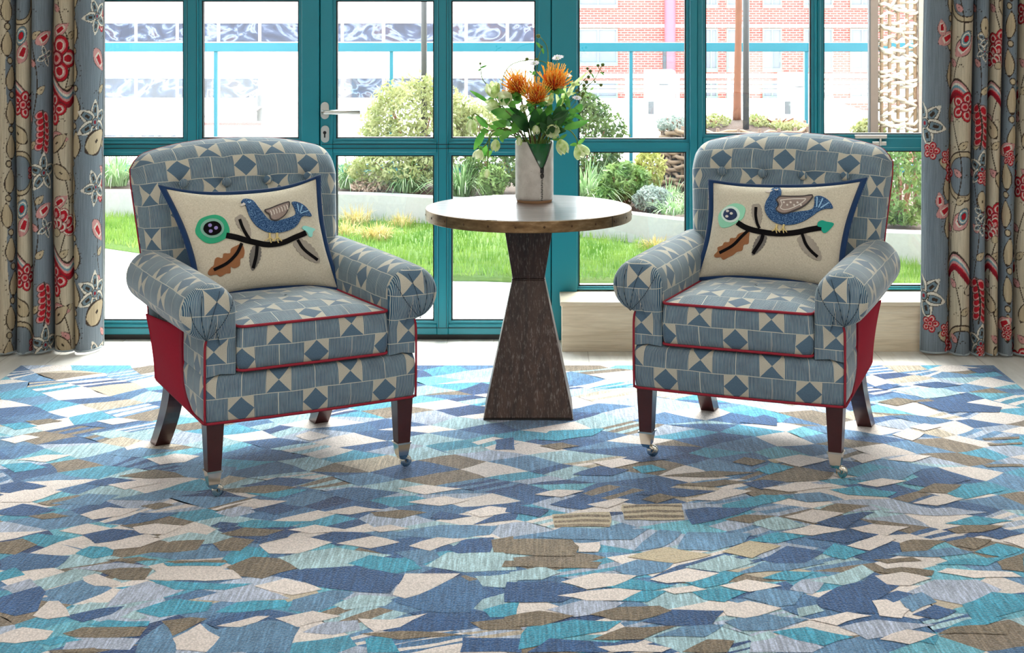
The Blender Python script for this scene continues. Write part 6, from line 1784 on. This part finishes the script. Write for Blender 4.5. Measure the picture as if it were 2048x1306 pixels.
# balustrade: glass with a teal top rail
YR = 11.1
bl = thing('glass_balustrade', 'glass balustrade with teal top rail and posts round the terrace', 'balustrade', (0, YR, -.012))
zr = lambda py: WZ(py, YR) + .012
MB().box(-7, 7, -.03, .03, zr(103), zr(85)).build('top_rail', M['rail'], bl, False, .004)
MB().box(-7, 7, -.04, .04, 0, zr(345) + .06).build('base_channel', M['rail'], bl, False, .004)
edges = []
for px in (75, 432, 783, 1075, 1262, 1612, 1950):
    x = WX(px, YR); MB().box(x - .012, x + .012, -.02, .02, zr(345) + .05, zr(103)).build('post', M['rail'], bl); edges.append(x)
for a, b in zip(edges, edges[1:]):
    MB().box(a + .02, b - .02, -.004, .004, zr(345) + .055, zr(104)).build('glass_panel', M['glass'], bl)
# festoon poles
for px, Y, lab in ((848, 10.45, 'slim grey pole rising out of the variegated shrub'), (1492, 10.0, 'slim grey pole beside the young tree trunk')):
    x = WX(px, Y); zb = .15
    t = thing('lamp_pole', lab, 'pole', (x, Y, zb), 0, 'grey poles in the planting')
    mk('pole', *tube([(0, 0, 0), (0, 0, 2.9)], .020, 16), M['pole'], t)
    zc = WZ(268, Y) - zb
    mk('collar', *lathe([(.021, zc - .02), (.045, zc - .018), (.045, zc - .008), (.024, zc), (.021, zc + .012)], 20), M['pole'], t)
# woven planter with a young tree
YPL = 10.3; PC = Vector((WX(1478, YPL), YPL, 0.15)); PR = .50; PH = WZ(262, YPL - .3) - .15
pl = thing('woven_planter', 'large round woven willow planter holding the young tree', 'planter', PC)
wk = MB()
for k in range(15):
    z = .02 + PH * k / 14.6
    pts = [((PR + .020 * math.sin(a * 12 + (k % 2) * PI) + gr.uniform(-.006, .006)) * math.cos(a), (PR + .020 * math.sin(a * 12 + (k % 2) * PI)) * math.sin(a), z + gr.uniform(-.010, .010)) for a in np.linspace(0, 2 * PI, 72, endpoint=False)]
    wk.tube(pts, .0135, 6, True)
wk.build('weave', M['wicker'], pl, True)
st = MB()
for k in range(24):
    a = 2 * PI * k / 24 + PI / 24; st.tube([(PR * math.cos(a), PR * math.sin(a), 0), (PR * math.cos(a), PR * math.sin(a), PH + .03)], .011, 6)
st.build('stake', simple('dark_willow', (112, 88, 72), .8), pl, True)
V, F = lathe([(.0001, PH + .05), (.25, PH + .03), (PR - .03, PH - .03), (PR - .02, .0)], 40); mk('mulch', V, F, M['soil'], pl)
tr = thing('young_tree', 'young tree with smooth reddish trunk in the woven planter', 'tree', (PC.x, PC.y, .15 + PH + .048))
tp = [(WX(p_, YPL) - PC.x, 0, z) for p_, z in ((1474, -.02), (1475, .25), (1477, .6), (1478, 1.0), (1480, 1.5), (1481, 2.2))]
mk('trunk', *tube(smooth_path(tp, 4), [.030, .028, .026, .0245, .024, .0235, .023] + [.022] * 14, 12), M['bark'], tr)
V, F = [], []
for k in range(2600):
    q = Vector((gr.gauss(0, .55), gr.gauss(0, .5), 2.35 + abs(gr.gauss(0, .45)))); d = Vector((gr.uniform(-1, 1), gr.uniform(-1, 1), gr.uniform(-1, 1))).normalized(); s = d.orthogonal().normalized(); l = .035; b = len(V)
    V += [q - d * l, q + s * l * .5, q + d * l, q - s * l * .5]; F.append((b, b + 1, b + 2, b + 3))
mk('foliage', V, F, M['mid_g'], tr, smooth=False)
for px, py, rx, lab in ((1555, 258, .19, 'pale green creeping herb spilling over the planter rim'), (1350, 248, .13, 'silvery creeping herb at the end of the woven planter'), (1430, 244, .10, 'small thyme mound on the bark mulch near the trunk'), (1512, 245, .08, 'small thyme mound just past the grey pole')):
    bush('ground_cover', lab, 'plant', px, py, 10.15, rx, .05, int(6000 * rx), M['pitto'] if px != 1350 else M['silver'], .014, .12, zbase=.15 + PH - .01, group='herbs in the woven planter', stemc='bark')
# woven hurdle screen and its posts
YH = 9.2
hs = thing('willow_hurdle', 'tall woven willow hurdle screen beside the floral curtain', 'screen', (0, YH, .15))
hz = lambda py: WZ(py, YH) - .15
hb = MB()
for k in range(74):
    py = 262 - k * 7.4
    z = hz(py) + gr.uniform(-.01, .01)
    x0, x1 = WX(gr.uniform(1752, 1764), YH), WX(gr.uniform(1828, 1838), YH)
    ph = (k % 2) * PI
    pts = [(x0 + (x1 - x0) * t, .025 * math.sin(t * 9 + ph), z + gr.uniform(-.012, .012) + .02 * math.sin(t * 3 + k)) for t in np.linspace(0, 1, 9)]
    hb.tube(pts, [.010, .0105, .011, .011, .011, .011, .0105, .010, .009], 6)
hb.build('woven_rod', simple('pale_willow', (188, 174, 158), .8, var=.15), hs, True)
for px in (1763, 1779, 1796, 1814, 1830):
    mk('upright', *tube([(WX(px, YH), 0, 0), (WX(px, YH), 0, 2.3)], .011, 6), M['wicker'], hs)
po = thing('timber_post', 'grey brown timber post at the end of the willow hurdle', 'post', (WX(1747, YH), YH, .15))
MB().box(-.022, .022, -.03, .03, 0, 2.4).build('shaft', simple('weathered_timber', (96, 80, 70), .85, var=.2), po)
MB().box(-.03, -.0225, -.02, .02, 0, 2.4).build('edge_strip', M['pole'], po)
po = thing('timber_post', 'pale timber post between the willow hurdle and the curtain', 'post', (WX(1843, YH), YH, .15))
MB().box(-.022, .022, -.03, .03, 0, 2.4).build('shaft', simple('pale_timber', (150, 134, 122), .85, var=.15), po)
# ------------------------------------------------------------------ buildings beyond
M['white_render'] = simple('white_render', (240, 240, 238), 0.8, var=0.02, scale=1)
def office_glass():
    g = NG('office_glazing')
    co = g.coord('Object')
    a = g.noise(g.mapping(co, (.55, 1, .8)), 1.0, 3, 0.5, 2.2)
    col = g.ramp(a, [(.36, lin4((34, 40, 60))), (.48, lin4((50, 60, 84))), (.56, lin4((112, 124, 146))), (.64, lin4((58, 46, 58))), (.76, lin4((38, 54, 84)))])  # swirling reflections painted into the pane colour
    g.pbr(col, 0.15, 0.0, None, 0.5)
    return g.m
M['office'] = office_glass()
def brick():
    g = NG('red_brick')
    co = g.coord('Object')
    b = g.n('ShaderNodeTexBrick'); x, y, z = g.sep(co)
    v = g.n('ShaderNodeCombineXYZ'); g.set(v.inputs[0], x); g.set(v.inputs[1], z); g.set(b.inputs['Vector'], v.outputs[0])
    b.inputs['Color1'].default_value = lin4((176, 84, 76)); b.inputs['Color2'].default_value = lin4((158, 72, 66)); b.inputs['Mortar'].default_value = lin4((186, 150, 142))
    b.inputs['Scale'].default_value = 1.0; b.inputs['Mortar Size'].default_value = 0.012; b.inputs['Brick Width'].default_value = 0.24; b.inputs['Row Height'].default_value = 0.085
    g.pbr(b.outputs[0], 0.9)
    return g.m
M['brick'] = brick()
M['pale_stone'] = simple('pale_stone', (232, 226, 220), .8, var=.04)
M['sash'] = simple('green_sash', (116, 142, 126), .5, var=.05)
M['bglass'] = simple('pale_blind_glass', (112, 114, 126), .2, var=.12, scale=.7)
M['pinkpipe'] = simple('pink_downpipe', (190, 92, 106), .5, var=.05)
YW = 90.0
ZG = -14.0
st_ = MB().box(-90, 90, 12.5, 140, ZG - .2, ZG).build('street_ground', M['paving']); st_['kind'] = 'structure'
wb = thing('office_building', 'white rendered office building with ribbons of dark windows', 'building', (0, YW, ZG))
wz = lambda py: WZ(py, YW) - ZG
x0, x1 = WX(-120, YW), WX(1066, YW)
MB().box(x0, x1, .0, 14, 0, 14 + 7.0).build('facade', M['white_render'], wb)
def ribbon_row(py0, py1, xr, skip=()):
    k = 0
    x = 25.0
    while x < xr:
        if not any(a <= x + 40 <= b for a, b in skip):
            w = MB().box(WX(x + 3, YW), WX(x + 79, YW), -.06, -.004, wz(py1), wz(py0)).build('window', M['office'], wb)
        x += 82.5
ribbon_row(47, 83, 1062)
ribbon_row(157, 195, 1000, ((525, 640),))
ribbon_row(270, 300, 300)
fr_ = MB()
for py in (45.5, 84.5, 155.5, 196.5): fr_.box(x0, x1, -.12, -.002, wz(py) - .03, wz(py) + .03)
fr_.build('string_course', M['white_render'], wb)
pz = MB().box(x0, x1, -.25, 14.3, 21, 21.5).build('parapet', M['white_render'], wb)
# brick building
YBK = 56.0
bb = thing('brick_building', 'red brick building with pale string courses and green sash windows', 'building', (0, YBK, ZG))
bz = lambda py: WZ(py, YBK) - ZG
xb0, xb1 = WX(1068, YBK), WX(2300, YBK)
MB().box(xb0, xb1, 0, 12, 0, bz(-260)).build('facade', M['brick'], bb)
sc_ = MB()
for py0, py1 in ((48, 55), (150, 156), (170, 176), (196, 205), (222, 300)): sc_.box(xb0 - .05, xb1, -.12, -.002, bz(py1), bz(py0))
sc_.build('string_course', M['pale_stone'], bb)
def bwin(xa, xb, py0, py1):
    f = MB(); a, b, c, d = WX(xa, YBK), WX(xb, YBK), bz(py1), bz(py0)
    f.box(a - .06, b + .06, -.10, -.001, c - .14, c); f.box(a - .06, b + .06, -.08, -.001, d, d + .06); f.box(a - .06, a, -.08, -.001, c, d); f.box(b, b + .06, -.08, -.001, c, d)
    m_ = (a + b) / 2; f.box(m_ - .03, m_ + .03, -.07, -.001, c, d)
    w = f.build('window_frame', M['sash'], bb)
    MB().box(a, b, -.04, -.001, c, d).build('window_pane', M['bglass'], w)
for xa, xb in ((1078, 1140), (1160, 1232), (1412, 1432), (1456, 1495), (1528, 1560), (1610, 1662), (1703, 1745), (1800, 1850)):
    bwin(xa, xb, 60, 124 if xa < 1300 else 136)
    bwin(xa, xb, -70, 9)
    if xa > 1100 : bwin(xa, xb, 166, 192)
mk('downpipe', *tube([(WX(1339, YBK), -.22, 0), (WX(1339, YBK), -.22, bz(-200))], .20, 14), M['pinkpipe'], bb)
mk('lamp_post', *tube([(WX(1322, YBK), -1.6, 0), (WX(1322, YBK), -1.6, bz(100))], .07, 8), M['pole'], bb)
# rooftop railings and plant in front of the brick building
YT = 40.0; tz_ = lambda py: WZ(py, YT)
rr = thing('roof_terrace_railing', 'white horizontal railing on the lower roof before the brick building', 'railing', (0, YT, ZG))
for py in (150, 164, 182): MB().box(WX(1150, YT), WX(1760, YT), -.03, .03, tz_(py) - ZG - .035, tz_(py) - ZG + .035).build('rail_bar', M['white_metal'], rr)
for px in (1152, 1254, 1356, 1458, 1560, 1662, 1758): MB().box(WX(px, YT) - .04, WX(px, YT) + .04, -.04, .04, tz_(250) - ZG, tz_(148) - ZG).build('railing_post', M['white_metal'], rr)
lr = MB().box(WX(1110, YT), WX(1800, YT), YT + .1, YT + 9, ZG, tz_(246)).build('low_roof_block', M['white_render']); tag(lr, 'low white roof block carrying the rooftop units', 'building')
def unit(px0, px1, py0, py1, lab):
    t = thing('rooftop_unit', lab, 'rooftop unit', (WX((px0 + px1) / 2, YT + 2), YT + 2, tz_(246)), 0, 'white plant units on the low roof')
    w = WX(px1, YT + 2) - WX(px0, YT + 2); hgt = WZ(py0, YT + 2) - tz_(246)
    MB().box(-w / 2, w / 2, -.5, .5, 0, hgt).build('casing', M['white_metal'], t, False, .03)
    mk('fan_port', *lathe([(.0001, 0), (.12, .0), (.13, .03), (.0001, .03)], 16), M['pole'], t).location = (w * .1, -.53, hgt * .7)
    MB().box(-w / 2 + .05, -w / 2 + .2, -.515, -.5, .12, .45).build('vent', M['pole'], t)
unit(1290, 1348, 140, 246, 'white rooftop unit before the pink downpipe')
unit(1560, 1614, 146, 235, 'white rooftop unit with round port near the young tree')
# fire stair before the white building
YS = 60.0; sz = lambda py: WZ(py, YS)
fs_ = thing('fire_stair', 'white metal fire stair with railings before the white office building', 'stair', (0, YS, ZG))
sb = MB()
A_, B_ = (428, 280), (522, 212)
for k in range(26):
    t = k / 25; x = WX(A_[0] + (B_[0] - A_[0]) * t, YS); z = sz(A_[1] + (B_[1] - A_[1]) * t) - ZG
    sb.box(x - .06, x + .06, -.5, .5, z - .05, z)
sb.build('tread', simple('grey_tread', (128, 126, 136), .7), fs_)
rl = MB()
rl.tube([(WX(408, YS), -.5, sz(235) - ZG), (WX(520, YS), -.5, sz(178) - ZG)], .045, 6); rl.tube([(WX(330, YS), -.5, sz(278) - ZG), (WX(408, YS), -.5, sz(235) - ZG)], .045, 6)
rl.build('handrail', simple('grey_handrail', (136, 136, 146), .5), fs_, True)
bl_ = MB()
for k in range(9):
    t = k / 8; x = WX(412 + 106 * t, YS); bl_.tube([(x, -.5, sz(288 - 76 * t) - ZG), (x, -.5, sz(233 - 54 * t) - ZG)], .03, 5)
bl_.build('baluster', simple('pale_grey_metal', (140, 140, 150), .5), fs_, True)
MB().tube([(WX(520, YS), 0, 0), (WX(520, YS), 0, sz(190) - ZG)], .12, 8).build('newel_post', M['pole'], fs_, True)
bn = thing('roof_bench', 'red topped low roof box under the fire stair', 'roof box', (WX(498, YS), YS - 3, ZG))
MB().box(-1.0, 1.0, -.3, .3, 0, WZ(249, YS - 3) - ZG).build('body', M['white_render'], bn)
MB().box(-1.05, 1.05, -.35, .35, WZ(249, YS - 3) - ZG, WZ(244, YS - 3) - ZG).build('red_lid', simple('red_lid', (160, 60, 60), .6), bn)
# ------------------------------------------------------------------ daylight and added fill lights
W = bpy.data.worlds.new('sky'); SC.world = W; W.use_nodes = True
nt = W.node_tree; nt.nodes.clear()
wo = nt.nodes.new('ShaderNodeOutputWorld'); bg = nt.nodes.new('ShaderNodeBackground')
tc = nt.nodes.new('ShaderNodeTexCoord'); sx = nt.nodes.new('ShaderNodeSeparateXYZ'); rp = nt.nodes.new('ShaderNodeValToRGB')
nt.links.new(tc.outputs['Generated'], sx.inputs[0]); nt.links.new(sx.outputs[2], rp.inputs[0])
el = rp.color_ramp.elements
el[0].position = 0.0; el[0].color = (0.95, 0.97, 1.0, 1); el[1].position = 0.9; el[1].color = (0.78, 0.88, 1.0, 1)
nt.links.new(rp.outputs[0], bg.inputs[0]); nt.links.new(bg.outputs[0], wo.inputs[0])
bg.inputs[1].default_value = SKY
sun = bpy.data.lights.new('sun', 'SUN'); sun.energy = SUN; sun.angle = math.radians(40); sun.color = (1.0, 0.965, 0.91)
so = bpy.data.objects.new('sun', sun); COL.objects.link(so)
so.rotation_euler = Vector((-0.10, -1.0, -1.35)).to_track_quat('-Z', 'Y').to_euler()
so.location = (3, 12, 12)
# unseen area lights added below the ceiling to fill the room side
def fill_panel(x, y, sx_, sy_, e):
    l = bpy.data.lights.new('fill_light', 'AREA'); l.shape = 'RECTANGLE'; l.size = sx_; l.size_y = sy_; l.energy = e; l.color = (1.0, 0.985, 0.965)
    o = bpy.data.objects.new('fill_light', l); COL.objects.link(o); o.location = (x, y, RZ - 0.02)
for x in (-1.6, 1.6):
    fill_panel(x, 0.6, 1.2, 1.2, FILL); fill_panel(x, 2.6, 1.2, 1.2, FILL)
    fill_panel(x, -1.2, 1.2, 1.2, FILL)
vs_ = SC.view_settings
SC.display_settings.display_device = 'sRGB'
vs_.view_transform = 'Standard'; vs_.look = 'None'; vs_.gamma = 1.0; vs_.exposure = EXPO
vs_.use_curve_mapping = False
cy = SC.cycles
cy.max_bounces = 10; cy.diffuse_bounces = 4; cy.glossy_bounces = 4; cy.transmission_bounces = 6; cy.transparent_max_bounces = 24
cy.use_adaptive_sampling = True; cy.adaptive_threshold = 0.02
cy.use_denoising = True; cy.denoiser = 'OPENIMAGEDENOISE'; cy.sample_clamp_indirect = 8.0
cy.caustics_reflective = False; cy.caustics_refractive = False
